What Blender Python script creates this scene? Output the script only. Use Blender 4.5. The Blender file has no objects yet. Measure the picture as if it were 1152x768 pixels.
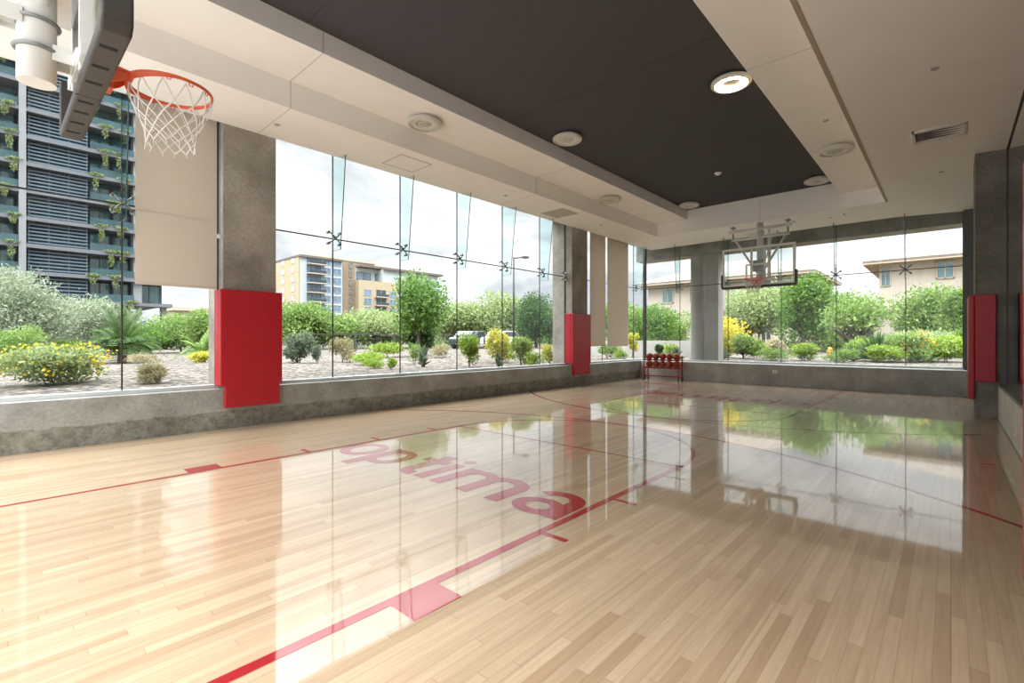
import bpy, bmesh, math, random
import numpy as np
from mathutils import Vector

# ------------------------------------------------------------------ scene, camera, sky
scn = bpy.context.scene
COL = scn.collection
F_PX, YAW, EYE, HORIZON = 540.6, 0.740, 1.357, 381.9

cam_d = bpy.data.cameras.new('camera')
cam_d.sensor_width = 36.0
cam_d.lens = F_PX / 1152 * 36.0
cam_d.shift_y = (HORIZON - 384.0) / 1152
cam_d.clip_end = 2000
cam = bpy.data.objects.new('camera', cam_d)
COL.objects.link(cam)
cam.location = (0, 0, EYE)
cam.rotation_euler = (math.radians(90), 0, YAW - math.radians(90))
scn.camera = cam

scn.view_settings.view_transform = 'Standard'
scn.view_settings.look = 'None'
scn.view_settings.exposure = 1.05
scn.view_settings.gamma = 1.0
scn.view_settings.use_curve_mapping = False
scn.cycles.use_denoising = True
scn.cycles.max_bounces = 10
scn.cycles.diffuse_bounces = 6
scn.cycles.glossy_bounces = 5
scn.cycles.transmission_bounces = 8
scn.cycles.transparent_max_bounces = 40
scn.cycles.sample_clamp_indirect = 8
scn.cycles.caustics_reflective = False
scn.cycles.caustics_refractive = False

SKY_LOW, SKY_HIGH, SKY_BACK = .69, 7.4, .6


def make_world():
    w = bpy.data.worlds.new('overcast_sky')
    scn.world = w
    w.use_nodes = True
    nt = w.node_tree
    nt.nodes.clear()
    N, L = nt.nodes.new, nt.links.new
    tc = N('ShaderNodeTexCoord')
    sep = N('ShaderNodeSeparateXYZ'); L(tc.outputs['Generated'], sep.inputs[0])
    # clouds: noise on direction, squashed vertically
    mp = N('ShaderNodeMapping'); L(tc.outputs['Generated'], mp.inputs[0])
    mp.inputs['Scale'].default_value = (1.0, 1.0, 2.4)
    n1 = N('ShaderNodeTexNoise'); L(mp.outputs[0], n1.inputs['Vector'])
    n1.inputs['Scale'].default_value = 3.4; n1.inputs['Detail'].default_value = 7
    n1.inputs['Roughness'].default_value = .58; n1.inputs['Distortion'].default_value = .6
    cr = N('ShaderNodeValToRGB'); L(n1.outputs['Fac'], cr.inputs[0])
    e = cr.color_ramp.elements
    e[0].position = .38; e[0].color = (.50, .53, .57, 1)
    e[1].position = .64; e[1].color = (1.0, 1.0, 1.0, 1)
    m = e.new(.48); m.color = (.72, .74, .76, 1)
    # brightness against height (overcast is brightest overhead; raised further to light the room)
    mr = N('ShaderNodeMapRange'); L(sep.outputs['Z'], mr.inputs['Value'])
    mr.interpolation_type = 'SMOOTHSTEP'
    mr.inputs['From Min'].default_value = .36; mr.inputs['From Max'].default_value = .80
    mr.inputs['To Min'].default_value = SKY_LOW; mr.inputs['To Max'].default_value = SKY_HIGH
    # extra sky brightness added behind the viewer to fill the room
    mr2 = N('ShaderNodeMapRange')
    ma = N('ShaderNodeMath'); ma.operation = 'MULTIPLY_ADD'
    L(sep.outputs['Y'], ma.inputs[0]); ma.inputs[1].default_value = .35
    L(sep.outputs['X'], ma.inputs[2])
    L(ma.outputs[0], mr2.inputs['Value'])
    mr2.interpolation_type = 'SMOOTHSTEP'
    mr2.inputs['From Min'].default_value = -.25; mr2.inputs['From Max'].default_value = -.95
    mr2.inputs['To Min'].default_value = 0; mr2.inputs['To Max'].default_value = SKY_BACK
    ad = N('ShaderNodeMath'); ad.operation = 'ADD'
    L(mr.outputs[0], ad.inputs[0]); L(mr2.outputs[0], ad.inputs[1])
    bg = N('ShaderNodeBackground')
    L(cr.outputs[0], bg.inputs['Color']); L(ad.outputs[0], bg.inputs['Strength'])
    out = N('ShaderNodeOutputWorld'); L(bg.outputs[0], out.inputs[0])


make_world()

# ------------------------------------------------------------------ helpers
cY, sY = math.cos(YAW), math.sin(YAW)


def at(px, d, z):
    """world point at depth d along the column of pixels px, at height z"""
    r = (px - 576) / F_PX
    return Vector(((cY + r * sY) * d, (sY - r * cY) * d, z))


def zpx(py, d):
    return EYE + (HORIZON - py) / F_PX * d


def tag(o, label=None, cat=None, group=None, kind=None):
    if label: o['label'] = label
    if cat: o['category'] = cat
    if group: o['group'] = group
    if kind: o['kind'] = kind
    return o


def empty(name, loc=(0, 0, 0), rz=0):
    o = bpy.data.objects.new(name, None)
    o.empty_display_size = .1
    COL.objects.link(o)
    o.location = loc
    o.rotation_euler = (0, 0, rz)
    return o


def thing(name, label, cat, loc=(0, 0, 0), rz=0, group=None):
    return tag(empty(name, loc, rz), label, cat, group)


def dup(o, parent=None):
    c = o.copy()
    COL.objects.link(c)
    if parent is not None:
        c.parent = parent
    for ch in list(o.children):
        dup(ch, c)
    return c


def woff(p):
    v = Vector((0, 0, 0))
    while p is not None:
        v = v + p.location
        p = p.parent
    return v


class MB:
    def __init__(s):
        s.v, s.f = [], []

    def add(s, vs, fs):
        b = len(s.v)
        s.v += [tuple(x) for x in vs]
        s.f += [tuple(i + b for i in f) for f in fs]
        return s

    def box(s, x0, y0, z0, x1, y1, z1):
        x0, x1 = sorted((x0, x1)); y0, y1 = sorted((y0, y1)); z0, z1 = sorted((z0, z1))
        return s.add([(x0, y0, z0), (x1, y0, z0), (x1, y1, z0), (x0, y1, z0), (x0, y0, z1), (x1, y0, z1), (x1, y1, z1), (x0, y1, z1)],
                     [(0, 3, 2, 1), (4, 5, 6, 7), (0, 1, 5, 4), (1, 2, 6, 5), (2, 3, 7, 6), (3, 0, 4, 7)])

    def cyl(s, p0, p1, r, n=12, r2=None, cap=True):
        p0, p1 = Vector(p0), Vector(p1)
        d = (p1 - p0).normalized()
        a = Vector((0, 0, 1)) if abs(d.z) < .9 else Vector((1, 0, 0))
        u = d.cross(a).normalized(); w = d.cross(u)
        r2 = r if r2 is None else r2
        vs = []
        for p, rr in ((p0, r), (p1, r2)):
            for k in range(n):
                t = 2 * math.pi * k / n
                vs.append(p + u * (rr * math.cos(t)) + w * (rr * math.sin(t)))
        fs = [(k, (k + 1) % n, n + (k + 1) % n, n + k) for k in range(n)]
        if cap:
            fs += [tuple(range(n))[::-1], tuple(range(n, 2 * n))]
        return s.add(vs, fs)

    def tube(s, pts, r, n=6, closed=False):
        pts = [Vector(p) for p in pts]
        m = len(pts)
        vs, up = [], None
        for i in range(m):
            if closed:
                d = pts[(i + 1) % m] - pts[i - 1]
            else:
                d = pts[min(i + 1, m - 1)] - pts[max(i - 1, 0)]
            d.normalize()
            if up is None:
                a = Vector((0, 0, 1)) if abs(d.z) < .9 else Vector((1, 0, 0))
                up = d.cross(a).normalized()
            else:
                up = (up - d * up.dot(d)).normalized()
            w = d.cross(up)
            rr = r[i] if isinstance(r, (list, tuple)) else r
            for k in range(n):
                t = 2 * math.pi * k / n
                vs.append(pts[i] + up * (rr * math.cos(t)) + w * (rr * math.sin(t)))
        fs = []
        for i in range(m if closed else m - 1):
            j = (i + 1) % m
            for k in range(n):
                fs.append((i * n + k, i * n + (k + 1) % n, j * n + (k + 1) % n, j * n + k))
        if not closed:
            fs += [tuple(range(n))[::-1], tuple(range((m - 1) * n, m * n))]
        return s.add(vs, fs)

    def prism(s, poly, z0, z1):
        n = len(poly)
        vs = [(x, y, z0) for x, y in poly] + [(x, y, z1) for x, y in poly]
        return s.add(vs, [tuple(range(n))[::-1], tuple(range(n, 2 * n))] + [(k, (k + 1) % n, n + (k + 1) % n, n + k) for k in range(n)])

    def extrude(s, poly3, off):
        n = len(poly3)
        off = Vector(off)
        vs = [Vector(p) for p in poly3] + [Vector(p) + off for p in poly3]
        return s.add(vs, [tuple(range(n))[::-1], tuple(range(n, 2 * n))] + [(k, (k + 1) % n, n + (k + 1) % n, n + k) for k in range(n)])

    def lathe(s, prof, c=(0, 0, 0), n=24):
        vs, fs = [], []
        m = len(prof)
        for r, z in prof:
            for k in range(n):
                t = 2 * math.pi * k / n
                vs.append((c[0] + r * math.cos(t), c[1] + r * math.sin(t), c[2] + z))
        for i in range(m - 1):
            for k in range(n):
                fs.append((i * n + k, i * n + (k + 1) % n, (i + 1) * n + (k + 1) % n, (i + 1) * n + k))
        return s.add(vs, fs)

    def sphere(s, c, r, n=16, m=10, sz=1):
        return s.lathe([(r * math.sin(math.pi * i / m) + 1e-5, -r * sz * math.cos(math.pi * i / m)) for i in range(m + 1)], c, n)

    def build(s, name, mat, parent=None, loc=None, smooth=False, bevel=0, seg=2, off=None):
        if off is None:
            off = woff(parent) if parent is not None else Vector(loc or (0, 0, 0))
        me = bpy.data.meshes.new(name)
        me.from_pydata([tuple(Vector(v) - off) for v in s.v], [], s.f)
        me.validate()
        bm = bmesh.new(); bm.from_mesh(me)
        bmesh.ops.recalc_face_normals(bm, faces=bm.faces)
        bm.to_mesh(me); bm.free()
        me.materials.append(mat)
        o = bpy.data.objects.new(name, me)
        COL.objects.link(o)
        if parent is not None:
            o.parent = parent
        else:
            o.location = off
        if smooth:
            me.polygons.foreach_set('use_smooth', [smooth is True or len(p.vertices) == 4 for p in me.polygons])
        if bevel:
            b = o.modifiers.new('bevel', 'BEVEL'); b.width = bevel; b.segments = seg; b.limit_method = 'ANGLE'
        return o


# ------------------------------------------------------------------ materials
MATS = {}


def new_mat(name):
    m = bpy.data.materials.new(name)
    m.use_nodes = True
    nt = m.node_tree
    b = nt.nodes['Principled BSDF']
    MATS[name] = m
    return m, nt, b


def plain(name, col, rough=.6, metal=0, var=.0, scale=8, bump=0, emit=None, spec=.5):
    m, nt, b = new_mat(name)
    b.inputs['Roughness'].default_value = rough
    b.inputs['Metallic'].default_value = metal
    b.inputs['Specular IOR Level'].default_value = spec
    N, L = nt.nodes.new, nt.links.new
    tc = N('ShaderNodeTexCoord')
    nz = N('ShaderNodeTexNoise'); L(tc.outputs['Object'], nz.inputs['Vector'])
    nz.inputs['Scale'].default_value = scale; nz.inputs['Detail'].default_value = 5
    mx = N('ShaderNodeMix'); mx.data_type = 'RGBA'
    mr = N('ShaderNodeMapRange'); L(nz.outputs['Fac'], mr.inputs['Value'])
    mr.inputs['From Min'].default_value = .3; mr.inputs['From Max'].default_value = .7
    L(mr.outputs[0], mx.inputs['Factor'])
    mx.inputs['A'].default_value = tuple(c * (1 - var) for c in col) + (1,)
    mx.inputs['B'].default_value = tuple(min(1, c * (1 + var)) for c in col) + (1,)
    L(mx.outputs['Result'], b.inputs['Base Color'])
    if bump:
        bp = N('ShaderNodeBump'); L(nz.outputs['Fac'], bp.inputs['Height'])
        bp.inputs['Strength'].default_value = bump; bp.inputs['Distance'].default_value = .02
        L(bp.outputs[0], b.inputs['Normal'])
    if emit:
        b.inputs['Emission Color'].default_value = emit[0] + (1,)
        b.inputs['Emission Strength'].default_value = emit[1]
    return m


def floor_coat(nt, b):
    """the polish shared by the boards and the court paint"""
    N, L = nt.nodes.new, nt.links.new
    tc = N('ShaderNodeTexCoord')
    mp = N('ShaderNodeMapping'); L(tc.outputs['Object'], mp.inputs[0]); mp.inputs['Scale'].default_value = (1.4, 14, 1)
    nz = N('ShaderNodeTexNoise'); L(mp.outputs[0], nz.inputs['Vector']); nz.inputs['Scale'].default_value = 1.0
    nz.inputs['Detail'].default_value = 2
    bp = N('ShaderNodeBump'); L(nz.outputs['Fac'], bp.inputs['Height'])
    bp.inputs['Strength'].default_value = .022; bp.inputs['Distance'].default_value = .01
    L(bp.outputs[0], b.inputs['Coat Normal'])
    b.inputs['Roughness'].default_value = .35
    b.inputs['Specular IOR Level'].default_value = .1
    b.inputs['Coat Weight'].default_value = 1.0
    b.inputs['Coat Roughness'].default_value = .04
    b.inputs['Coat IOR'].default_value = 1.68


def wood_floor():
    m, nt, b = new_mat('maple_floor')
    N, L = nt.nodes.new, nt.links.new
    tc = N('ShaderNodeTexCoord')
    sp = N('ShaderNodeSeparateXYZ'); L(tc.outputs['Object'], sp.inputs[0])

    def math_(op, a, c=None, v=None):
        n = N('ShaderNodeMath'); n.operation = op
        if isinstance(a, (int, float)): n.inputs[0].default_value = a
        else: L(a, n.inputs[0])
        if c is not None:
            if isinstance(c, (int, float)): n.inputs[1].default_value = c
            else: L(c, n.inputs[1])
        return n.outputs[0]
    yy = math_('DIVIDE', sp.outputs['Y'], .057)
    row = math_('FLOOR', yy)
    wn = N('ShaderNodeTexWhiteNoise'); wn.noise_dimensions = '1D'; L(row, wn.inputs['W'])
    xo = math_('MULTIPLY_ADD', wn.outputs['Value'], 7.3)
    nt.nodes[-1].inputs[2].default_value = 0
    xx = math_('DIVIDE', math_('ADD', sp.outputs['X'], xo), 1.1)
    colm = math_('FLOOR', xx)
    cb = N('ShaderNodeCombineXYZ'); L(row, cb.inputs[0]); L(colm, cb.inputs[1])
    w2 = N('ShaderNodeTexWhiteNoise'); w2.noise_dimensions = '2D'; L(cb.outputs[0], w2.inputs['Vector'])
    cr = N('ShaderNodeValToRGB'); L(w2.outputs['Value'], cr.inputs[0])
    e = cr.color_ramp.elements
    e[0].position = 0; e[0].color = (.425, .295, .178, 1)
    e[1].position = 1; e[1].color = (.56, .42, .275, 1)
    k = e.new(.25); k.color = (.48, .347, .22, 1)
    k = e.new(.7); k.color = (.52, .382, .246, 1)
    # grain along X
    mp = N('ShaderNodeMapping'); L(tc.outputs['Object'], mp.inputs[0]); mp.inputs['Scale'].default_value = (2.2, 46, 1)
    gr = N('ShaderNodeTexNoise'); L(mp.outputs[0], gr.inputs['Vector']); gr.inputs['Scale'].default_value = 1
    gr.inputs['Detail'].default_value = 6; gr.inputs['Roughness'].default_value = .65
    gm = N('ShaderNodeMapRange'); L(gr.outputs['Fac'], gm.inputs['Value'])
    gm.inputs['From Min'].default_value = .3; gm.inputs['From Max'].default_value = .7
    gm.inputs['To Min'].default_value = .86; gm.inputs['To Max'].default_value = 1.08
    mul = N('ShaderNodeMix'); mul.data_type = 'RGBA'; mul.blend_type = 'MULTIPLY'; mul.inputs['Factor'].default_value = 1
    L(cr.outputs[0], mul.inputs['A']); L(gm.outputs[0], mul.inputs['B'])
    # seams
    fy = math_('FRACT', yy); fx = math_('FRACT', xx)
    ey = math_('MINIMUM', fy, math_('SUBTRACT', 1.0, fy))
    ex = math_('MINIMUM', fx, math_('SUBTRACT', 1.0, fx))
    sy = N('ShaderNodeMapRange'); L(ey, sy.inputs['Value']); sy.inputs['To Min'].default_value = .35; sy.inputs['From Min'].default_value = .012; sy.inputs['From Max'].default_value = .035
    sx = N('ShaderNodeMapRange'); L(ex, sx.inputs['Value']); sx.inputs['To Min'].default_value = .35; sx.inputs['From Min'].default_value = .001; sx.inputs['From Max'].default_value = .003
    s = math_('MULTIPLY', sy.outputs[0], sx.outputs[0])
    # a wider dark seam every couple of dozen strips, where floor sections meet
    y2 = math_('FRACT', math_('DIVIDE', sp.outputs['Y'], .66)); e2 = math_('MINIMUM', y2, math_('SUBTRACT', 1.0, y2))
    s2 = N('ShaderNodeMapRange'); L(e2, s2.inputs['Value']); s2.inputs['From Min'].default_value = .002; s2.inputs['From Max'].default_value = .006
    sq = math_('MULTIPLY_ADD', s2.outputs[0], .6); nt.nodes[-1].inputs[2].default_value = .4
    s = math_('MULTIPLY', s, sq)
    sm = N('ShaderNodeMapRange'); L(s, sm.inputs['Value']); sm.inputs['To Min'].default_value = .60
    mul2 = N('ShaderNodeMix'); mul2.data_type = 'RGBA'; mul2.blend_type = 'MULTIPLY'; mul2.inputs['Factor'].default_value = 1
    L(mul.outputs['Result'], mul2.inputs['A']); L(sm.outputs[0], mul2.inputs['B'])
    L(mul2.outputs['Result'], b.inputs['Base Color'])
    floor_coat(nt, b)
    return m


def court_paint():
    m, nt, b = new_mat('court_paint_red')
    b.inputs['Base Color'].default_value = (.33, .008, .014, 1)
    floor_coat(nt, b)
    return m


def concrete(name, c0, c1, c2, scale=1.6, bump=.15, band=None):
    m, nt, b = new_mat(name)
    N, L = nt.nodes.new, nt.links.new
    tc = N('ShaderNodeTexCoord')
    n1 = N('ShaderNodeTexNoise'); L(tc.outputs['Object'], n1.inputs['Vector']); n1.inputs['Scale'].default_value = scale
    n1.inputs['Detail'].default_value = 8; n1.inputs['Roughness'].default_value = .62
    cr = N('ShaderNodeValToRGB'); L(n1.outputs['Fac'], cr.inputs[0])
    e = cr.color_ramp.elements
    e[0].position = .32; e[0].color = c0 + (1,)
    e[1].position = .68; e[1].color = c2 + (1,)
    k = e.new(.5); k.color = c1 + (1,)
    n2 = N('ShaderNodeTexNoise'); L(tc.outputs['Object'], n2.inputs['Vector']); n2.inputs['Scale'].default_value = 26
    n2.inputs['Detail'].default_value = 4
    g = N('ShaderNodeMapRange'); L(n2.outputs['Fac'], g.inputs['Value']); g.inputs['From Min'].default_value = .3; g.inputs['From Max'].default_value = .7
    g.inputs['To Min'].default_value = .82; g.inputs['To Max'].default_value = 1.12
    mul = N('ShaderNodeMix'); mul.data_type = 'RGBA'; mul.blend_type = 'MULTIPLY'; mul.inputs['Factor'].default_value = 1
    L(cr.outputs[0], mul.inputs['A']); L(g.outputs[0], mul.inputs['B'])
    res = mul.outputs['Result']
    if band:
        # the rougher, stained lower pour of the upstand, with a ragged upper edge
        sp = N('ShaderNodeSeparateXYZ'); L(tc.outputs['Object'], sp.inputs[0])
        n3 = N('ShaderNodeTexNoise'); L(tc.outputs['Object'], n3.inputs['Vector']); n3.inputs['Scale'].default_value = 5; n3.inputs['Detail'].default_value = 8
        ad = N('ShaderNodeMath'); ad.operation = 'MULTIPLY_ADD'; L(n3.outputs['Fac'], ad.inputs[0]); ad.inputs[1].default_value = .10
        L(sp.outputs['Z'], ad.inputs[2])
        st = N('ShaderNodeMapRange'); L(ad.outputs[0], st.inputs['Value']); st.inputs['From Min'].default_value = band + .06; st.inputs['From Max'].default_value = band + .04
        n4 = N('ShaderNodeTexNoise'); L(tc.outputs['Object'], n4.inputs['Vector']); n4.inputs['Scale'].default_value = 11; n4.inputs['Detail'].default_value = 9
        n4.inputs['Roughness'].default_value = .7
        rr = N('ShaderNodeValToRGB'); L(n4.outputs['Fac'], rr.inputs[0])
        rr.color_ramp.elements[0].position = .38; rr.color_ramp.elements[0].color = (.48, .46, .40, 1)
        rr.color_ramp.elements[1].position = .58; rr.color_ramp.elements[1].color = (.78, .78, .70, 1)
        m2 = N('ShaderNodeMix'); m2.data_type = 'RGBA'; m2.blend_type = 'MULTIPLY'; L(st.outputs[0], m2.inputs['Factor'])
        L(res, m2.inputs['A']); L(rr.outputs[0], m2.inputs['B'])
        res = m2.outputs['Result']
    L(res, b.inputs['Base Color'])
    b.inputs['Roughness'].default_value = .78
    bp = N('ShaderNodeBump'); L(n2.outputs['Fac'], bp.inputs['Height']); bp.inputs['Strength'].default_value = bump; bp.inputs['Distance'].default_value = .01
    L(bp.outputs[0], b.inputs['Normal'])
    return m


def glass(name, tint, refl=1.0, ior=1.5):
    m = bpy.data.materials.new(name); m.use_nodes = True
    MATS[name] = m
    nt = m.node_tree; nt.nodes.clear()
    N, L = nt.nodes.new, nt.links.new
    t = N('ShaderNodeBsdfTransparent'); t.inputs[0].default_value = tint + (1,)
    g = N('ShaderNodeBsdfGlossy'); g.inputs['Roughness'].default_value = .0; g.inputs['Color'].default_value = (.9, .97, .95, 1)
    lw_ = N('ShaderNodeLayerWeight'); lw_.inputs['Blend'].default_value = .5
    pw = N('ShaderNodeMath'); pw.operation = 'POWER'; L(lw_.outputs['Facing'], pw.inputs[0]); pw.inputs[1].default_value = 5
    mu = N('ShaderNodeMath'); mu.operation = 'MULTIPLY_ADD'; L(pw.outputs[0], mu.inputs[0])
    f0 = ((ior - 1) / (ior + 1)) ** 2 * refl
    mu.inputs[1].default_value = (1 - f0) * .8; mu.inputs[2].default_value = f0
    mx = N('ShaderNodeMixShader'); L(mu.outputs[0], mx.inputs[0]); L(t.outputs[0], mx.inputs[1]); L(g.outputs[0], mx.inputs[2])
    o = N('ShaderNodeOutputMaterial'); L(mx.outputs[0], o.inputs[0])
    return m


def leaf(name, a, c, tip=None):
    m, nt, b = new_mat(name)
    N, L = nt.nodes.new, nt.links.new
    tc = N('ShaderNodeTexCoord')
    nz = N('ShaderNodeTexNoise'); L(tc.outputs['Object'], nz.inputs['Vector']); nz.inputs['Scale'].default_value = 6; nz.inputs['Detail'].default_value = 6
    gi = N('ShaderNodeNewGeometry')
    mxn = N('ShaderNodeMath'); mxn.operation = 'MULTIPLY_ADD'; L(gi.outputs['Random Per Island'], mxn.inputs[0]); mxn.inputs[1].default_value = .55
    L(nz.outputs['Fac'], mxn.inputs[2])
    mr = N('ShaderNodeMapRange'); L(mxn.outputs[0], mr.inputs['Value']); mr.inputs['From Min'].default_value = .45; mr.inputs['From Max'].default_value = 1.1
    mx = N('ShaderNodeMix'); mx.data_type = 'RGBA'; L(mr.outputs[0], mx.inputs['Factor'])
    mx.inputs['A'].default_value = a + (1,); mx.inputs['B'].default_value = c + (1,)
    L(mx.outputs['Result'], b.inputs['Base Color'])
    b.inputs['Roughness'].default_value = .65
    b.inputs['Specular IOR Level'].default_value = .2
    tr = N('ShaderNodeBsdfTranslucent'); L(mx.outputs['Result'], tr.inputs['Color'])
    ms = N('ShaderNodeMixShader'); ms.inputs[0].default_value = .35
    L(b.outputs[0], ms.inputs[1]); L(tr.outputs[0], ms.inputs[2])
    L(ms.outputs[0], nt.nodes['Material Output'].inputs[0])
    return m


def gravel():
    m, nt, b = new_mat('desert_gravel')
    N, L = nt.nodes.new, nt.links.new
    tc = N('ShaderNodeTexCoord')
    v = N('ShaderNodeTexVoronoi'); L(tc.outputs['Object'], v.inputs['Vector']); v.inputs['Scale'].default_value = 13
    cr = N('ShaderNodeValToRGB')
    sp = N('ShaderNodeSeparateColor'); L(v.outputs['Color'], sp.inputs[0]); L(sp.outputs[0], cr.inputs[0])
    e = cr.color_ramp.elements
    e[0].position = 0; e[0].color = (.012, .010, .008, 1)
    e[1].position = 1; e[1].color = (.23, .195, .16, 1)
    k = e.new(.5); k.color = (.065, .052, .042, 1)
    n = N('ShaderNodeTexNoise'); L(tc.outputs['Object'], n.inputs['Vector']); n.inputs['Scale'].default_value = .35; n.inputs['Detail'].default_value = 5
    g = N('ShaderNodeMapRange'); L(n.outputs['Fac'], g.inputs['Value']); g.inputs['From Min'].default_value = .3; g.inputs['From Max'].default_value = .7
    g.inputs['To Min'].default_value = .8; g.inputs['To Max'].default_value = 1.2
    mul = N('ShaderNodeMix'); mul.data_type = 'RGBA'; mul.blend_type = 'MULTIPLY'; mul.inputs['Factor'].default_value = 1
    L(cr.outputs[0], mul.inputs['A']); L(g.outputs[0], mul.inputs['B'])
    L(mul.outputs['Result'], b.inputs['Base Color'])
    b.inputs['Roughness'].default_value = .95
    bp = N('ShaderNodeBump'); L(v.outputs['Distance'], bp.inputs['Height']); bp.invert = True
    bp.inputs['Strength'].default_value = .8; bp.inputs['Distance'].default_value = .03
    L(bp.outputs[0], b.inputs['Normal'])
    return m


def fabric(name, col):
    m, nt, b = new_mat(name)
    N, L = nt.nodes.new, nt.links.new
    tc = N('ShaderNodeTexCoord')
    wv = N('ShaderNodeTexNoise'); L(tc.outputs['Object'], wv.inputs['Vector']); wv.inputs['Scale'].default_value = 220
    mr = N('ShaderNodeMapRange'); L(wv.outputs['Fac'], mr.inputs['Value']); mr.inputs['To Min'].default_value = .9; mr.inputs['To Max'].default_value = 1.08
    mul = N('ShaderNodeMix'); mul.data_type = 'RGBA'; mul.blend_type = 'MULTIPLY'; mul.inputs['Factor'].default_value = 1
    mul.inputs['A'].default_value = col + (1,); L(mr.outputs[0], mul.inputs['B'])
    L(mul.outputs['Result'], b.inputs['Base Color'])
    b.inputs['Roughness'].default_value = .9
    tr = N('ShaderNodeBsdfTranslucent'); L(mul.outputs['Result'], tr.inputs['Color'])
    ms = N('ShaderNodeMixShader'); ms.inputs[0].default_value = .35
    L(b.outputs[0], ms.inputs[1]); L(tr.outputs[0], ms.inputs[2])
    L(ms.outputs[0], nt.nodes['Material Output'].inputs[0])
    return m


def ball_mat():
    m, nt, b = new_mat('ball_rubber')
    N, L = nt.nodes.new, nt.links.new
    tc = N('ShaderNodeTexCoord')
    sp = N('ShaderNodeSeparateXYZ'); L(tc.outputs['Object'], sp.inputs[0])
    mn = None
    for ax in ('X', 'Y', 'Z'):
        a = N('ShaderNodeMath'); a.operation = 'ABSOLUTE'; L(sp.outputs[ax], a.inputs[0])
        if mn is None: mn = a
        else:
            k = N('ShaderNodeMath'); k.operation = 'MINIMUM'; L(mn.outputs[0], k.inputs[0]); L(a.outputs[0], k.inputs[1]); mn = k
    lt = N('ShaderNodeMath'); lt.operation = 'LESS_THAN'; L(mn.outputs[0], lt.inputs[0]); lt.inputs[1].default_value = .005
    mx = N('ShaderNodeMix'); mx.data_type = 'RGBA'; L(lt.outputs[0], mx.inputs['Factor'])
    mx.inputs['A'].default_value = (.33, .055, .022, 1); mx.inputs['B'].default_value = (.03, .02, .02, 1)
    L(mx.outputs['Result'], b.inputs['Base Color'])
    b.inputs['Roughness'].default_value = .55
    return m


M_FLOOR, M_PAINT = wood_floor(), court_paint()
M_SILL = concrete('concrete_upstand', (.205, .212, .195), (.28, .288, .27), (.375, .382, .362), band=.27)
M_SILLF = concrete('concrete_upstand_far', (.26, .26, .24), (.33, .33, .31), (.42, .42, .40))
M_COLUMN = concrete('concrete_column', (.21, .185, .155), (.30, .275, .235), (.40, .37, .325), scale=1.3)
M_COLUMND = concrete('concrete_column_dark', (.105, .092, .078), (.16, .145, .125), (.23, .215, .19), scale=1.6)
M_LEDGE = concrete('concrete_ledge', (.52, .51, .46), (.64, .63, .57), (.72, .71, .66))
M_CEIL = plain('ceiling_cream', (.90, .865, .82), .9, var=.02, scale=2, spec=.2)
M_FASCIA = plain('ceiling_white', (.90, .88, .85), .9, var=.015, scale=2, spec=.2)
M_DARK = plain('ceiling_charcoal', (.070, .066, .070), .85, var=.16, scale=60, spec=.3)
M_JOINT = plain('ceiling_joint', (.045, .04, .04), .9)
M_CJOINT = plain('ceiling_seam', (.52, .47, .41), .9)
M_TANTRIM = plain('reveal_trim', (.42, .35, .26), .8)
M_SHADE = fabric('shade_fabric', (.72, .65, .57))
M_PAD = plain('pad_vinyl_red', (.40, .008, .018), .42, var=.07, scale=9, bump=.08)
M_GLASS = glass('window_glass', (.972, .988, .984), 1.0, 1.22)
M_FIN = glass('fin_glass', (.885, .955, .955), 1.0)
M_FINEDGE = plain('fin_edge', (.06, .13, .13), .2, var=.1)
M_SEAL = plain('black_sealant', (.02, .021, .022), .5)
M_STEEL = plain('brushed_steel', (.17, .17, .165), .4, .8, var=.1)
M_DKSTEEL = plain('dark_steel', (.09, .09, .09), .45, .6)
M_ALU = plain('aluminium_frame', (.62, .63, .62), .5, .3)
M_WHITE = plain('white_metal', (.76, .75, .71), .45, var=.03)
M_GREY = plain('galvanised_grey', (.24, .25, .24), .45, .5, var=.1)
M_BLACK = plain('black_rubber', (.022, .019, .018), .55, var=.1)
M_SLOT = plain('slot_black', (.004, .004, .004), .9)
M_ORANGE = plain('rim_orange', (.80, .13, .045), .4)
M_FADED = plain('rim_plate_orange', (.80, .16, .07), .45)
M_NET = plain('net_white', (.84, .82, .78), .85)
M_BBGLASS = glass('backboard_glass', (.95, .97, .96), .8)
M_RACK = plain('rack_red', (.26, .008, .02), .4)
M_BALL = ball_mat()
M_LAMP = plain('lamp_housing', (.60, .575, .51), .5, var=.04)
M_LENS = plain('lamp_lens', (.68, .66, .58), .3, var=.12, scale=30)
M_LIT = plain('lamp_lit', (1, .9, .7), .4, emit=((1.0, .78, .45), 16.0))
M_VENTDK = plain('vent_dark', (.07, .06, .055), .7)
M_VENT = plain('vent_grey', (.40, .36, .34), .6)
M_MIRROR = new_mat('mirror_glass')[0]
_b = M_MIRROR.node_tree.nodes['Principled BSDF']
_b.inputs['Base Color'].default_value = (.84, .87, .855, 1); _b.inputs['Metallic'].default_value = 1; _b.inputs['Roughness'].default_value = .02
M_GRAVEL = gravel()
M_BARK = plain('bark', (.10, .075, .055), .9, var=.3, scale=20, bump=.4)
M_BARKP = plain('bark_pale', (.30, .25, .19), .9, var=.25, scale=20, bump=.3)
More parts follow.
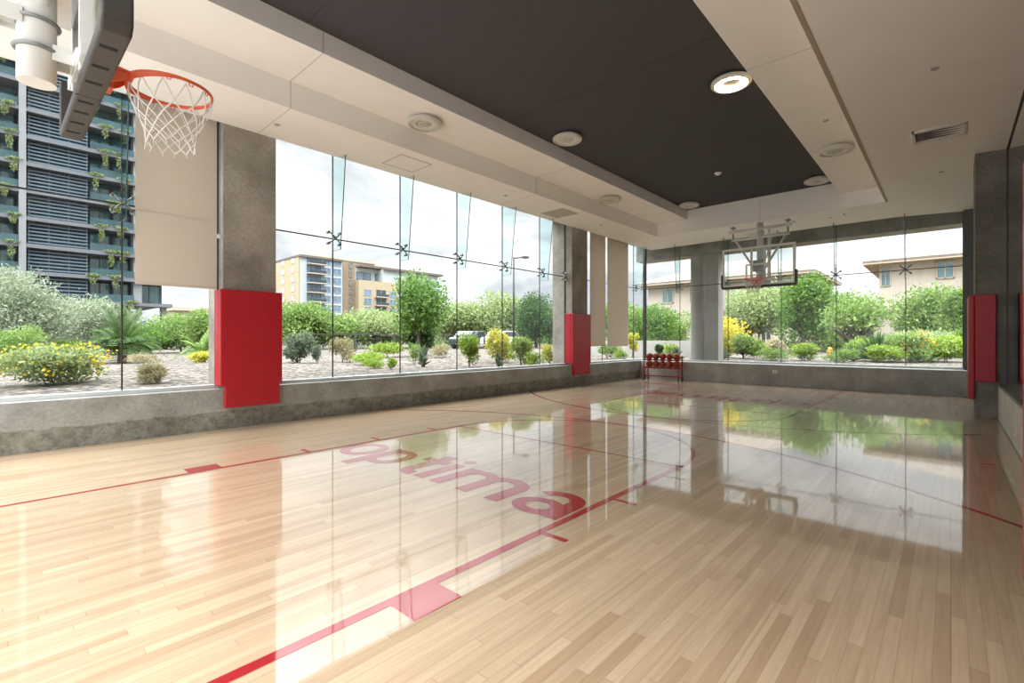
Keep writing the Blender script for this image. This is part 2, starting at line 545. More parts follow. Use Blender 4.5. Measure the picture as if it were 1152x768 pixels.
LEAF = {
    'silver': leaf('leaf_silver', (0.151, 0.196, 0.116), (0.374, 0.419, 0.304)),
    'pale': leaf('leaf_pale', (0.151, 0.212, 0.070), (0.363, 0.423, 0.202)),
    'green': leaf('leaf_green', (0.058, 0.128, 0.028), (0.197, 0.326, 0.069)),
    'mid': leaf('leaf_mid', (0.087, 0.162, 0.038), (0.272, 0.379, 0.108)),
    'dark': leaf('leaf_dark', (0.027, 0.065, 0.021), (0.099, 0.174, 0.053)),
    'lime': leaf('leaf_lime', (0.116, 0.206, 0.022), (0.356, 0.463, 0.081)),
    'yellow': leaf('leaf_yellow', (0.278, 0.307, 0.037), (0.613, 0.540, 0.092)),
    'blue': leaf('leaf_blue', (0.075, 0.105, 0.062), (0.190, 0.240, 0.155)),
    'dry': leaf('leaf_dry', (0.187, 0.162, 0.077), (0.392, 0.350, 0.205)),
}
M_BLOOM = leaf('bloom_yellow', (.58, .40, .02), (.72, .56, .06))
M_BLOOMO = leaf('bloom_orange', (.75, .30, .02), (.85, .45, .05))
M_STUCCO = plain('stucco_tan', (.46, .36, .27), .9, var=.05, scale=3)
M_STUCCOP = plain('stucco_pale', (.44, .38, .315), .9, var=.05, scale=3)
M_YSTUCCO = plain('stucco_yellow', (.36, .30, .195), .9, var=.04, scale=1)
M_BSTUCCO = plain('stucco_brown', (.22, .165, .115), .9, var=.04, scale=1)
M_EAVE = plain('eave_brown', (.13, .11, .09), .9, var=.05)
M_GSTUCCO = plain('panel_white', (.38, .42, .45), .8, var=.04, scale=1)
M_ROOF = plain('roof_tile', (.17, .14, .115), .9, var=.2, scale=2)
M_FACADE = plain('tower_wall', (.05, .07, .085), .7, var=.1)
M_WINTEAL = plain('window_teal', (.05, .145, .165), .08, 0, var=.35, scale=.6, spec=.9)
M_WINBLUE = plain('window_blue', (.13, .19, .25), .08, 0, var=.3, scale=.3, spec=.9)
M_WINDARK = plain('window_dark', (.04, .05, .06), .1, spec=.8)
M_SLAB2 = plain('pier_grey', (.21, .215, .225), .8, var=.06, scale=.8)
M_RAILG = plain('railing_glass', (.035, .075, .085), .1, 0, var=.3, scale=.5, spec=.6)
M_SLAB = plain('slab_grey', (.125, .13, .145), .8, var=.06, scale=.8)
M_LOUVRE = plain('louvre_blue', (.085, .125, .16), .5, var=.08)
M_CONCP = plain('concrete_pale', (.36, .345, .32), .85, var=.08, scale=2)
M_STONE = plain('stone_brown', (.20, .105, .06), .9, var=.25, scale=9, bump=.3)
M_STONEG = plain('stone_grey', (.30, .255, .235), .9, var=.2, scale=9, bump=.3)
M_CARD = plain('car_dark', (.05, .06, .065), .25, .3)
M_CARW = plain('car_white', (.70, .71, .71), .25)
M_HYD = plain('hydrant_yellow', (.60, .30, .04), .5)

# ------------------------------------------------------------------ room dimensions
XB, XF = -1.0, 16.5            # open near end, far glass
YR, YL = -0.70, 8.40           # mirror face, left glass
SILL_Y, SILL_X, SILL_Z = 8.151, 15.70, .61
Z1, Z2, Z3 = 4.64, 5.03, 5.31  # soffit, tray, dark panel
TX0, TX1 = .28, 14.46          # tray along the court
TY0, TY1 = 1.15, 6.93
DY0, DY1 = 2.06, 5.95          # dark panel edges


def struct(mb, name, mat, label, cat, **k):
    return tag(mb.build(name, mat, **k), label, cat, kind='structure')


floor = struct(MB().box(XB, -.72, -.2, SILL_X + .02, SILL_Y + .02, 0), 'floor', M_FLOOR, 'glossy maple strip floor of the basketball court with red lines', 'floor')

# ---- court markings: painted, children of the floor
HX, HY = .85, 3.92             # near hoop centre on the floor
CX, CY = 7.37, 3.90            # middle of the court
LW, ZP = .0508, .0015


def ribbon(mb, pts, w, z=ZP):
    n = len(pts)
    vs = []
    for i, p in enumerate(pts):
        a = Vector(pts[max(i - 1, 0)]); c = Vector(pts[min(i + 1, n - 1)])
        d = (c - a).normalized()
        nn = Vector((-d.y, d.x)) * (w / 2)
        vs += [(p[0] + nn.x, p[1] + nn.y, z), (p[0] - nn.x, p[1] - nn.y, z)]
    mb.add(vs, [(2 * i, 2 * i + 1, 2 * i + 3, 2 * i + 2) for i in range(n - 1)])


def arc(cx, cy, r, a0, a1, n=48):
    return [(cx + r * math.cos(a0 + (a1 - a0) * i / n), cy + r * math.sin(a0 + (a1 - a0) * i / n)) for i in range(n + 1)]


def flip(mb):
    mb.v = [(2 * CX - x, 2 * CY - y, z) for x, y, z in mb.v]
    return mb


YA, YB = 2.11, 5.728           # outer edges of the lane
FT = 5.038


def lane(width):
    m = MB()
    for y in (YA + width / 2, YB - LW / 2):
        ribbon(m, [(-.76, y), (FT, y)], width if y < 4 else LW)
    return m


def rect(m, x0, y0, x1, y1, z=ZP):
    m.add([(x0, y0, z), (x1, y0, z), (x1, y1, z), (x0, y1, z)], [(0, 1, 2, 3)])


def blocks():
    m = MB()
    for y0, y1 in ((YA - .2032, YA), (YB, YB + .2032)):
        rect(m, 1.393, y0, 1.393 + .3048, y1)
    return m


def hashes():
    m = MB()
    for k in range(3):
        x = 1.393 + .3048 * (1 + 3 * (k + 1)) + LW * k
        for y0, y1 in ((YA - .2032, YA), (YB, YB + .2032)):
            rect(m, x, y0, x + LW, y1)
    return m


def ftline():
    m = MB(); ribbon(m, [(FT - LW / 2, YA), (FT - LW / 2, YB)], .04); return m


def ftarc():
    m = MB(); ribbon(m, arc(FT - .02, (YA + YB) / 2, (YB - YA) / 2 - LW / 2, -math.pi / 2, math.pi / 2), LW); return m


def three():
    m = MB()
    r = 6.02
    a0 = math.asin((-.56 - HY) / r); a1 = math.asin((8.12 - HY) / r)
    ribbon(m, arc(HX, HY, r, a0, a1, 90), LW)
    return m


for nm, fn in (('lane_line', lambda: lane(LW + .012)), ('lane_block', blocks), ('lane_hash', hashes), ('free_throw_line', ftline), ('free_throw_arc', ftarc), ('three_point_arc', three)):
    fn().build(nm, M_PAINT, floor)
    flip(fn()).build(nm, M_PAINT, floor)
mk = MB(); rect(mk, 7.33, -.36, 7.38, -.24); mk.build('side_mark', M_PAINT, floor)


# lettering on the lane: the word as it stands, drawn in strokes
def ell(cx, cy, rx, ry, a0=0, a1=2 * math.pi, n=32):
    return [(cx + rx * math.cos(a0 + (a1 - a0) * i / n), cy + ry * math.sin(a0 + (a1 - a0) * i / n)) for i in range(n + 1)]


def ring(m, o, i, n=None):
    k = len(o)
    m.add([(x, y, ZP) for x, y in o] + [(x, y, ZP) for x, y in i], [(j, j + 1, k + j + 1, k + j) for j in range(k - 1)])


def lettering():
    m = MB()
    W, XH = .155, .58
    def R(x0, y0, x1, y1): m.add([(x0, y0, ZP), (x1, y0, ZP), (x1, y1, ZP), (x0, y1, ZP)], [(0, 1, 2, 3)])
    ring(m, ell(.33, .2875, .285, .30), ell(.33, .2875, .145, .19))                         # o
    R(.66, -.21, .66 + W, XH)                                                                # p
    ring(m, ell(.92, .2875, .27, .30), ell(.92, .2875, .135, .19))
    R(1.40, .14, 1.40 + W, .75); R(1.26, .455, 1.65, XH)                                     # t
    ring(m, ell(1.60, .16, .20, .175, math.pi, 1.55 * math.pi, 12), ell(1.60, .16, .055, .06, math.pi, 1.55 * math.pi, 12))
    R(1.59, -.015, 1.65, .105)
    R(1.71, 0, 1.71 + W, XH)                                                                 # i
    m.add([(1.783 + .078 * math.cos(t * .2618), .725 + .065 * math.sin(t * .2618), ZP) for t in range(24)], [tuple(range(24))])
    R(1.97, 0, 1.97 + W, XH)                                                                 # m
    for x0 in (1.97, 2.35):
        R(x0 + .38, 0, x0 + .38 + W, .36)
        c = x0 + .38 / 2 + W / 2
        ring(m, ell(c, .35, .1175 + W, .235, 0, math.pi, 20), ell(c, .35, .1175, .12, 0, math.pi, 20))
    R(3.35, 0, 3.35 + W, .38)                                                                # a
    ring(m, ell(3.235, .37, .26, .215, 0, .86 * math.pi, 20), ell(3.235, .37, .115, .105, 0, .86 * math.pi, 20))
    ring(m, ell(3.205, .165, .245, .185), ell(3.20, .165, .11, .085))
    return m


def place_word(m, x0, y0):
    """lay the word on the floor, each overlapping stroke a hair above the last"""
    lift = {}
    par = list(range(len(m.v)))
    def root(i):
        while par[i] != i: par[i] = par[par[i]]; i = par[i]
        return i
    for f in m.f:
        for q in f[1:]: par[root(q)] = root(f[0])
    out = []
    for i, (s, t, z) in enumerate(m.v):
        k = lift.setdefault(root(i), len(lift))
        out.append((x0 + t, y0 - s, z + .0001 * (k % 5)))
    m.v = out
    return m


place_word(lettering(), 2.885, 5.70).build('lettering', M_PAINT, floor)
flip(place_word(lettering(), 2.885, 5.70)).build('lettering', M_PAINT, floor)

# ---- upstands under the glass
struct(MB().box(XB, SILL_Y, -.2, XF + .3, 8.62, SILL_Z), 'wall_left', M_SILL, 'low grey concrete upstand under the long glass wall', 'wall')
struct(MB().box(SILL_X, -.9, -.2, XF + .3, SILL_Y, SILL_Z), 'wall_far', M_SILLF, 'low smooth concrete upstand under the glass at the end of the court', 'wall')
struct(MB().box(XB, 8.335, SILL_Z, XF + .12, 8.39, SILL_Z + .055).box(XB, 8.41, SILL_Z, XF + .12, 8.47, SILL_Z + .055), 'trim_1', M_ALU, 'pale metal glazing channel along the foot of the long glass wall', 'trim')
struct(MB().box(XF - .07, -.24, SILL_Z, XF - .012, 8.33, SILL_Z + .05).box(XF + .012, -.24, SILL_Z, XF + .07, 8.33, SILL_Z + .05), 'trim_2', M_ALU, 'pale metal glazing channel along the foot of the end glass wall', 'trim')
# right side: ledge with the mirror wall above it
LEDGE_Y = -.59
lg = MB().box(XB, LEDGE_Y, 0.012, 11.5, -1.2, .575).box(12.3, LEDGE_Y, 0.012, 16.3, -1.2, .575)
struct(lg, 'wall_right', M_LEDGE, 'pale concrete ledge running below the mirror wall', 'wall')
struct(MB().box(XB, LEDGE_Y - .004, 0, 16.3, -1.2, .012), 'baseboard_right', M_BLACK, 'thin black line at the foot of the pale ledge', 'baseboard')
struct(MB().box(XB, LEDGE_Y - .01, .575, 11.5, YR + .03, .60).box(XB, YR, .60, 11.5, YR + .015, .615), 'trim_3', M_GREY, 'dark metal channel holding the foot of the mirror wall', 'trim')
struct(MB().box(11.485, YR, .6, 11.499, YR + .014, 4.52).box(XB, YR, 4.515, 11.5, YR + .014, 4.54), 'trim_6', M_SEAL, 'thin dark edge strip of the mirror wall', 'trim')
mir = struct(MB().box(XB, YR, .6, XF, YR - .02, 5.5), 'wall_mirror', M_MIRROR, 'mirror glass wall above the pale ledge', 'mirror wall')
struct(MB().box(XB, YR - .021, .0, XF + .3, YR - .35, 6), 'wall_right_backing', M_COLUMN, 'concrete wall behind the mirror glass', 'wall')
struct(MB().box(XF - .2, YR, 0, XF + .25, -.235, 5.2), 'wall_end', M_DKSTEEL, 'dark metal jamb at the end of the far glass wall', 'jamb')

# ---- columns
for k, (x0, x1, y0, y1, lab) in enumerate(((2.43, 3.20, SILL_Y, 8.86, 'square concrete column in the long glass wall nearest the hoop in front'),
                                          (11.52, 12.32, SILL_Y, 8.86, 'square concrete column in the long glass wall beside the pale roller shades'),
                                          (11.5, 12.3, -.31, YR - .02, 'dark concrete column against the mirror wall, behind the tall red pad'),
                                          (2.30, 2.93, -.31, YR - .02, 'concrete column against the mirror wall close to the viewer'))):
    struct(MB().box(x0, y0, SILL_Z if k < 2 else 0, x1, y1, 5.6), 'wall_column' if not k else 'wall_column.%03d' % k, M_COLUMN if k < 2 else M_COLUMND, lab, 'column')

# ---- ceiling
hdr_y = SILL_Y
cl = MB()
cl.box(XB, TY1, Z1, XF, hdr_y, Z1 + .12)                 # soffit by the long glass wall
cl.box(TX1, TY0, Z1, XF - .03, TY1, Z1 + .12)            # soffit at the far end
cl.box(XB, TY0, Z1, TX0, TY1, Z1 + .12)                  # soffit overhead
# soffit on the mirror side, falling slightly to the mirror
cl.add([(XB, TY0, Z1), (XF - .03, TY0, Z1), (XF - .03, YR, Z1 - .10), (XB, YR, Z1 - .10), (XB, TY0, Z1 + .12), (XF - .03, TY0, Z1 + .12), (XF - .03, YR, Z1 + .12), (XB, YR, Z1 + .12)],
       [(0, 3, 2, 1), (4, 5, 6, 7), (0, 1, 5, 4), (1, 2, 6, 5), (2, 3, 7, 6), (3, 0, 4, 7)])
ceil = struct(cl, 'ceiling', M_CEIL, 'cream plaster soffit around the raised ceiling tray', 'ceiling')
MB().box(TX0, DY1, Z2, TX1, TY1 + .05, Z2 + .06).box(TX0, TY0 - .05, Z2, TX1, DY0, Z2 + .06).build('tray', M_CEIL, ceil)
fs = MB()
fs.box(TX0, TY1 - .003, Z1 + .001, TX1, TY1 + .04, Z2).box(TX1 - .003, TY0, Z1 + .001, TX1 + .04, TY1, Z3 + .05)
fs.box(TX0 - .04, TY0, Z1 + .001, TX0 + .003, TY1, Z3 + .05).box(TX0, TY0 - .04, Z1 + .001, TX1, TY0 + .003, Z2)
fs.box(TX0, DY1 - .003, Z2 + .001, TX1, DY1 + .04, Z3).box(TX0, DY0 - .04, Z2 + .001, TX1, DY0 + .003, Z3)
fs.build('fascia', M_FASCIA, ceil)
MB().box(TX0, DY0 - .04, Z3, TX1, DY1 + .04, Z3 + .06).build('dark_panel', M_DARK, ceil)
jt = MB()
for x in (2.7, 6.42, 8.3, 10.2, 12.05):
    jt.box(x - .007, DY0, Z3 - .002, x + .007, DY1, Z3 + .01)
jt.build('panel_joint', M_JOINT, ceil)
sm = MB()
for x in (2.92, 8.4):
    sm.box(x - .005, TY1 - .006, Z1, x + .005, TY1 + .01, Z2)
    sm.box(x - .005, DY1, Z2 - .0015, x + .005, TY1, Z2 + .01)
    sm.box(x - .005, DY1 - .006, Z2, x + .005, DY1 + .01, Z3)
    sm.box(x - .005, TY1, Z1 - .0015, x + .005, SILL_Y, Z1 + .01)
sm.box(TX1 - .006, 3.9, Z1, TX1 + .01, 3.91, Z3)
sm.box(7.0, TY0, Z2 - .0015, 7.01, DY0, Z2 + .01)
sm.build('plaster_seam', M_CJOINT, ceil)
MB().box(TX0, TY0 - .05, Z1 - .008, TX1, TY0, Z1 + .01).build('reveal_trim', M_TANTRIM, ceil)
# roof over everything, and the pocket above the glass
struct(MB().box(XB, -1.2, 6.0, XF + .4, 9.0, 6.25).box(XB, 8.34, 4.95, XF + .4, 8.9, 6.0).box(XF - .1, -1.2, 4.95, XF + .4, 9.0, 6.0), 'ceiling_roof', M_COLUMN, 'concrete roof slab over the gym', 'roof')


# ---- glazing
def bay(name, label, u0, u1, joints, axis, zj=3.21, z0=SILL_Z + .012, z1=4.95, rails=True):
    """a run of frameless glass: panes in one mesh, dark joints as a part"""
    m, s = MB(), MB()
    e = [u0] + list(joints) + [u1]
    for a, b in zip(e[:-1], e[1:]):
        for za, zb in ((z0, zj - .007), (zj + .007, z1)):
            if axis == 'x': m.box(a + .006, YL - .007, za, b - .006, YL + .007, zb)
            else: m.box(XF - .007, a + .006, za, XF + .007, b - .006, zb)
    for j in list(joints):
        if axis == 'x': s.box(j - .009, YL - .009, z0, j + .009, YL + .009, z1)
        else: s.box(XF - .009, j - .009, z0, XF + .009, j + .009, z1)
    for j in (u0, u1):
        if axis == 'x': s.box(j - .012, YL - .02, z0, j + .012, YL + .02, z1)
        else: s.box(XF - .02, j - .012, z0, XF + .02, j + .012, z1)
    if axis == 'x': s.box(u0, YL - .009, zj - .010, u1, YL + .009, zj + .010)
    else: s.box(XF - .009, u0, zj - .010, XF + .009, u1, zj + .010)
    o = m.build(name, M_GLASS)
    tag(o, label, 'window', kind='structure')
    s.build('joint', M_SEAL, o)
    return o


JA, JB, JC = (-1.2, 1.26), (4.305, 5.77, 7.317, 8.832, 10.33), (13.56, 15.66)
JF = (.885, 2.43, 3.848, 5.42, 7.05)
bay('window_1', 'frameless glass bay of the long wall left of the first concrete column', XB, 2.42, JA, 'x')
bay('window_2', 'wide frameless glass bay between the two concrete columns', 3.21, 11.51, JB, 'x')
bay('window_3', 'frameless glass bay behind the two pale roller shades', 12.33, XF - .06, JC, 'x')
bay('window_4', 'frameless glass wall at the far end behind the hoop', -.23, YL - .06, JF, 'y')
struct(MB().box(XF - .06, YL - .06, SILL_Z, XF + .03, YL + .03, 5.2), 'trim_4', M_DKSTEEL, 'dark metal post where the two glass walls meet', 'post')

# ---- glass fins and spider fittings
ORD = ('first', 'second', 'third', 'fourth', 'fifth', 'sixth', 'seventh')


def fin(loc_u, axis, label):
    t = .008
    if axis == 'x':
        P = [(loc_u - t, y, z) for y, z in ((8.385, 2.98), (8.11, 2.98), (7.93, 4.638), (SILL_Y + .002, 4.638), (SILL_Y + .002, 4.93), (8.385, 4.93))]
        m = MB().extrude(P, (2 * t, 0, 0)); loc = (loc_u, 8.3, 2.98)
    else:
        P = [(x, loc_u - t, z) for x, z in ((XF - .015, 2.98), (XF - .29, 2.98), (XF - .47, 4.638), (XF - .028, 4.638), (XF - .028, 4.93), (XF - .015, 4.93))]
        m = MB().extrude(P, (0, 2 * t, 0)); loc = (XF - .1, loc_u, 2.98)
    o = m.build('glass_fin', M_FIN, loc=loc)
    e = MB()
    for (a, za), (b, zb) in (((P[0][1], P[0][2]), (P[1][1], P[1][2])), ((P[1][1], P[1][2]), (P[2][1], P[2][2]))) if axis == 'x' else (((P[0][0], P[0][2]), (P[1][0], P[1][2])), ((P[1][0], P[1][2]), (P[2][0], P[2][2]))):
        q = lambda u_, z_, k: (loc_u + k, u_, z_) if axis == 'x' else (u_, loc_u + k, z_)
        g_ = -.006
        e.add([q(a, za - .002, -t), q(b, zb - .002, -t), q(b + g_, zb - .004, -t), q(a + g_, za - .004, -t), q(a, za - .002, t), q(b, zb - .002, t), q(b + g_, zb - .004, t), q(a + g_, za - .004, t)],
              [(0, 3, 2, 1), (4, 5, 6, 7), (0, 1, 5, 4), (1, 2, 6, 5), (2, 3, 7, 6), (3, 0, 4, 7)])
    e.build('polished_edge', M_FINEDGE, o)
    return tag(o, label, 'glass fin', 'stiffening fins of the glass walls')


def make_spider():
    r = empty('spider_fitting')
    MB().cyl((0, .0, 0), (0, .11, 0), .028, 14).sphere((0, .02, 0), .04).build('hub', M_STEEL, r, smooth=True)
    for sx in (-1, 1):
        for sz in (-1, 1):
            p = (.135 * sx, .055, .125 * sz)
            a = MB().tube([(0, .01, 0), (.05 * sx, -.005, .046 * sz), (.10 * sx, .005, .093 * sz), p], [.021, .017, .015, .015], 10).build('arm', M_STEEL, r, smooth=True)
            MB().cyl((p[0], .03, p[2]), (p[0], .098, p[2]), .031, 16).build('bolt_disc', M_GREY, a, smooth=False)
    return r


SP = None


def spider(u, axis, label):
    global SP
    if SP is None: o = SP = make_spider()
    else: o = dup(SP)
    o.scale = (.8, 1, .8)
    if axis == 'x': o.location = (u, YL - .112, 3.21); o.rotation_euler = (0, 0, 0)
    else: o.location = (XF - .112, u, 3.21); o.rotation_euler = (0, 0, -math.pi / 2)
    return tag(o, label, 'spider fitting', 'spider fittings on the glass walls')


nm = lambda i: ORD[i]
for i, x in enumerate(JB):
    fin(x, 'x', 'clear tapering glass fin in the bay between the concrete columns, %s from the near column' % ORD[i])
    spider(x, 'x', 'four-armed steel fitting at a glass joint between the concrete columns, %s from the near column' % ORD[i])
fin(1.26, 'x', 'clear glass fin beside the single wide shade, near the front hoop')
spider(1.26, 'x', 'four-armed steel fitting on the glass beside the single wide shade')
spider(11.40, 'x', 'four-armed steel fitting against the side of the farther concrete column')
fin(15.66, 'x', 'clear glass fin between the last roller shade and the corner post')
spider(15.66, 'x', 'four-armed steel fitting between the last roller shade and the corner post')
for i, y in enumerate(JF[::-1]):
    fin(y, 'y', 'clear glass fin on the end glass wall, %s from the corner post' % ORD[i])
    spider(y, 'y', 'four-armed steel fitting on the end glass wall, %s from the corner post' % ORD[i])


# ---- roller shades
def shade(x0, x1, zb, label, y=8.24):
    t = thing('roller_shade', label, 'roller shade', ((x0 + x1) / 2, y, zb), 0, 'roller shades of the long glass wall')
    MB().box(x0, y - .003, zb + .02, x1, y + .003, 4.80).build('fabric', M_SHADE, t)
    MB().box(x0, y - .012, zb, x1, y + .012, zb + .03).build('bottom_bar', M_SHADE, t, bevel=.005)
    MB().box(x0, y - .0045, zb + 1.02, x1, y + .0045, zb + 1.03).build('seam', M_SHADE, t)
    MB().cyl((x0 - .02, y, 4.80), (x1 + .02, y, 4.80), .04, 14).build('roller', M_ALU, t)
    for x in (x0 - .02, x1 + .01): MB().box(x, SILL_Y + .001, 4.70, x + .01, y + .03, 4.84).build('bracket', M_ALU, t)
    return t


shade(1.38, 2.37, 2.12, 'single wide beige roller shade left of the near concrete column')
shade(12.60, 13.50, 1.15, 'narrow beige roller shade next to the farther concrete column')
shade(13.62, 14.98, 1.14, 'beige roller shade nearest the glass corner post')
# bead chain of the wide shade
ch = thing('shade_chain', 'thin chain hanging beside the wide beige roller shade', 'chain', (2.40, 8.27, 2.0))
MB().tube([(2.395, 8.25, 4.7), (2.395, 8.25, 1.9), (2.405, 8.25, 1.88), (2.41, 8.25, 1.9), (2.41, 8.25, 4.7)], .004, 5).build('chain_loop', M_DKSTEEL, ch)
MB().box(2.38, 8.22, 2.90, 2.42, 8.26, 2.96).build('clip', M_WHITE, ch)


# ---- red wall pads
def pad(label, parts, loc):
    t = thing('wall_pad', label, 'wall pad', loc, 0, 'red safety pads on the columns')
    for nme, b in parts:
        m = MB()
        for q in b: m.box(*q)
        m.build(nme, M_PAD, t, bevel=.016, seg=3)
    return t


for x0, x1, lab in ((2.43, 3.20, 'large red vinyl pad on the concrete column nearest the front hoop'), (11.52, 12.32, 'red vinyl pad on the concrete column beside the two narrow shades')):
    f0 = SILL_Y - .085
    P = [(x0 - .065, .655), (x0 + .0, .655), (x0 + .0, .325), (x1 + .03, .325), (x1 + .03, .655), (x1 + .07, .655), (x1 + .07, 2.12), (x0 - .065, 2.12)]
    t = thing('wall_pad', lab, 'wall pad', ((x0 + x1) / 2, f0, .32), 0, 'red safety pads on the columns')
    MB().extrude([(x, f0, z) for x, z in P], (0, .082, 0)).build('front_panel', M_PAD, t, bevel=.014, seg=3)
    MB().box(x0 - .065, SILL_Y - .0, .655, x0 - .003, 8.36, 2.12).build('side_panel', M_PAD, t, bevel=.012, seg=2)
    MB().box(x1 + .003, SILL_Y - .0, .655, x1 + .065, 8.36, 2.12).build('side_panel', M_PAD, t, bevel=.012, seg=2)
for x0, x1, lab in ((11.5, 12.3, 'tall red vinyl pad on the dark column against the mirror wall'), (2.30, 2.93, 'red vinyl pad on the right-hand column close to the viewer, barely in view')):
    t = thing('wall_pad', lab, 'wall pad', ((x0 + x1) / 2, -.26, .32), 0, 'red safety pads on the columns')
    P = [(x0 - .06, .64), (x0 - .06, .33), (x1 + .05, .33), (x1 + .05, 2.12), (x0 - .06, 2.12)]
    MB().extrude([(x, -.225, z) for x, z in P], (0, -.08, 0)).build('front_panel', M_PAD, t, bevel=.02, seg=3)
    MB().box(x0 - .06, -.306, .64, x0 - .004, -.565, 2.12).build('side_panel', M_PAD, t, bevel=.012, seg=2)
    MB().box(x1 + .004, -.306, .64, x1 + .05, -.565, 2.12).build('side_panel', M_PAD, t, bevel=.012, seg=2)


# ---- basketball goals: local +x faces the court, origin under the board face
def make_goal():
    r = empty('basketball_goal')
    WB, B0, B1 = .915, 2.90, 3.97
    g = MB().box(-.032, -WB, B0, -.012, WB, B1).build('backboard', M_BBGLASS, r)
    fr = MB()
    for a in ((-WB, B0, WB, B0 + .05), (-WB, B1 - .05, WB, B1), (-WB, B0, -WB + .05, B1), (WB - .05, B0, WB, B1)):
        fr.box(-.010, a[0], a[1], -.006, a[2], a[3])
    for a in ((-.305, 3.06, .305, 3.11), (-.305, 3.46, .305, 3.51), (-.305, 3.06, -.255, 3.51), (.255, 3.06, .305, 3.51)):
        fr.box(-.010, a[0], a[1], -.006, a[2], a[3])
    fr.build('white_border', M_WHITE, g)
    ed = MB()
    ed.box(-.05, -WB - .012, B0 - .012, -.002, WB + .012, B0).box(-.05, -WB - .012, B1, -.002, WB + .012, B1 + .012)
    ed.box(-.05, -WB - .012, B0, -.002, -WB, B1).box(-.05, WB, B0, -.002, WB + .012, B1)
    ed.build('edge_frame', M_ALU, g)
    # padding: U along the bottom and a little up both sides, mitred corners
    o_, i_, u_ = WB + .045, WB + .002, .36
    prof = [(-o_, B0 + u_), (-o_, B0 - .005), (-o_ + .045, B0 - .052), (o_ - .045, B0 - .052), (o_, B0 - .005), (o_, B0 + u_), (i_ - .015, B0 + u_), (i_ - .015, B0 + .012), (-i_ + .015, B0 + .012), (-i_ + .015, B0 + u_)]
    pm = MB().extrude([(-.118, y, z) for y, z in prof], (.125, 0, 0))
    pd = pm.build('board_padding', plain('padding_brown_black', (.045, .038, .033), .55, var=.12), r, bevel=.012, seg=3)
    for y in (-.74, -.48, -.24, .10, .30, .52, .74):
        MB().box(-.098, y - .014, B0 - .0545, -.025, y + .014, B0 - .05).build('slot', M_SLOT, pd)
    MB().box(-.12, -.002, B0 - .0535, .01, .002, B0 - .05).build('seam', M_SEAL, pd)
    # rim
    rc, rz = .365, 3.05
    rm = MB()
    rm.tube([(rc + .2385 * math.cos(2 * math.pi * k / 48), .2385 * math.sin(2 * math.pi * k / 48), rz) for k in range(48)], .0095, 10, closed=True)
    rim = rm.build('rim', M_ORANGE, r, smooth=True)
    # the flat lower ring and braces
    bd = MB()
    n = 48
    for k in range(n):
        a, b = 2 * math.pi * k / n, 2 * math.pi * (k + 1) / n
        hi = lambda t: -.012 - .035 * (max(0, -math.cos(t))) ** 1.2
        rr = .2405
        bd.add([(rc + rr * math.cos(t), rr * math.sin(t), rz + z) for t, z in ((a, .008), (b, .008), (b, hi(b)), (a, hi(a)))] +
               [(rc + (rr + .005) * math.cos(t), (rr + .005) * math.sin(t), rz + z) for t, z in ((a, .008), (b, .008), (b, hi(b)), (a, hi(a)))],
               [(0, 1, 2, 3), (4, 7, 6, 5), (0, 4, 5, 1), (2, 6, 7, 3)])
    bd.build('rim_band', M_ORANGE, rim, smooth=True)
    pl = MB()
    pl.extrude([(.0, -.12, rz + .008), (.165, -.075, rz + .008), (.165, .075, rz + .008), (.0, .12, rz + .008)], (0, 0, -.012))
    pl.extrude([(.0, -.09, rz - .004), (.155, -.07, rz - .004), (.10, -.07, rz - .06), (.0, -.09, rz - .115)], (0, .012, 0))
    pl.extrude([(.0, .078, rz - .004), (.155, .058, rz - .004), (.10, .058, rz - .06), (.0, .078, rz - .115)], (0, .012, 0))
    pl.box(-.006, -.12, rz - .13, .006, .12, rz + .02)
    pl.box(.012, -.06, rz - .125, .055, .06, rz - .045)
    plo = pl.build('rim_bracket', M_FADED, r, bevel=.004)
    for k in range(12):
        hk = MB()
        t = 2 * math.pi * (k + .5) / 12
        c = Vector((rc + .236 * math.cos(t), .236 * math.sin(t), rz - .012))
        tg = Vector((-math.sin(t), math.cos(t), 0)) * .014
        hk.tube([c - tg, c - tg * .6 + Vector((0, 0, -.016)), c + tg * .6 + Vector((0, 0, -.016)), c + tg], .0032, 5)
        hk.build('net_hook', M_ORANGE, rim)
    # net: twelve long loops, then diamonds
    levels = [(.235, -.02), (.208, -.145), (.184, -.20), (.162, -.25), (.146, -.30), (.138, -.345), (.140, -.385)]
    nt = MB()
    rnd = random.Random(3)
    def P(i, k):
        R, z = levels[i]
        t = 2 * math.pi * (k / 24.0) + .13
        return Vector((rc + R * math.cos(t), R * math.sin(t), rz + z + rnd.uniform(-.006, .006)))
    pts = {}
    for i in range(len(levels)):
        for k in range(24):
            if (k + i) % 2 == 0: pts[(i, k)] = P(i, k)
    for i in range(len(levels) - 1):
        for k in range(24):
            if (i, k) in pts:
                for dk in (-1, 1):
                    q = pts[(i + 1, (k + dk) % 24)]
                    a = pts[(i, k)]
                    if i == 0:
                        m_ = (a + q) / 2; m_ = m_ + (m_ - Vector((rc, 0, m_.z))).normalized() * .012
                        nt.tube([a, m_, q], .0048, 5)
                    else:
                        nt.tube([a, q], .0046, 5)
                if 1 <= i: nt.sphere(pts[(i, k)], .0066, 6, 4)
    for k in range(24):
        i = len(levels) - 1
        if (i, k) in pts:
            p = pts[(i, k)]; nt.tube([p, p + Vector((rnd.uniform(-.012, .012), rnd.uniform(-.012, .012), -.03))], .004, 5)
    nt.build('net', M_NET, r)
    # support
    mx = -.285
    MB().cyl((mx, 0, 2.845), (mx, 0, 4.66), .086, 32).build('mast', M_WHITE, r, smooth='sides')
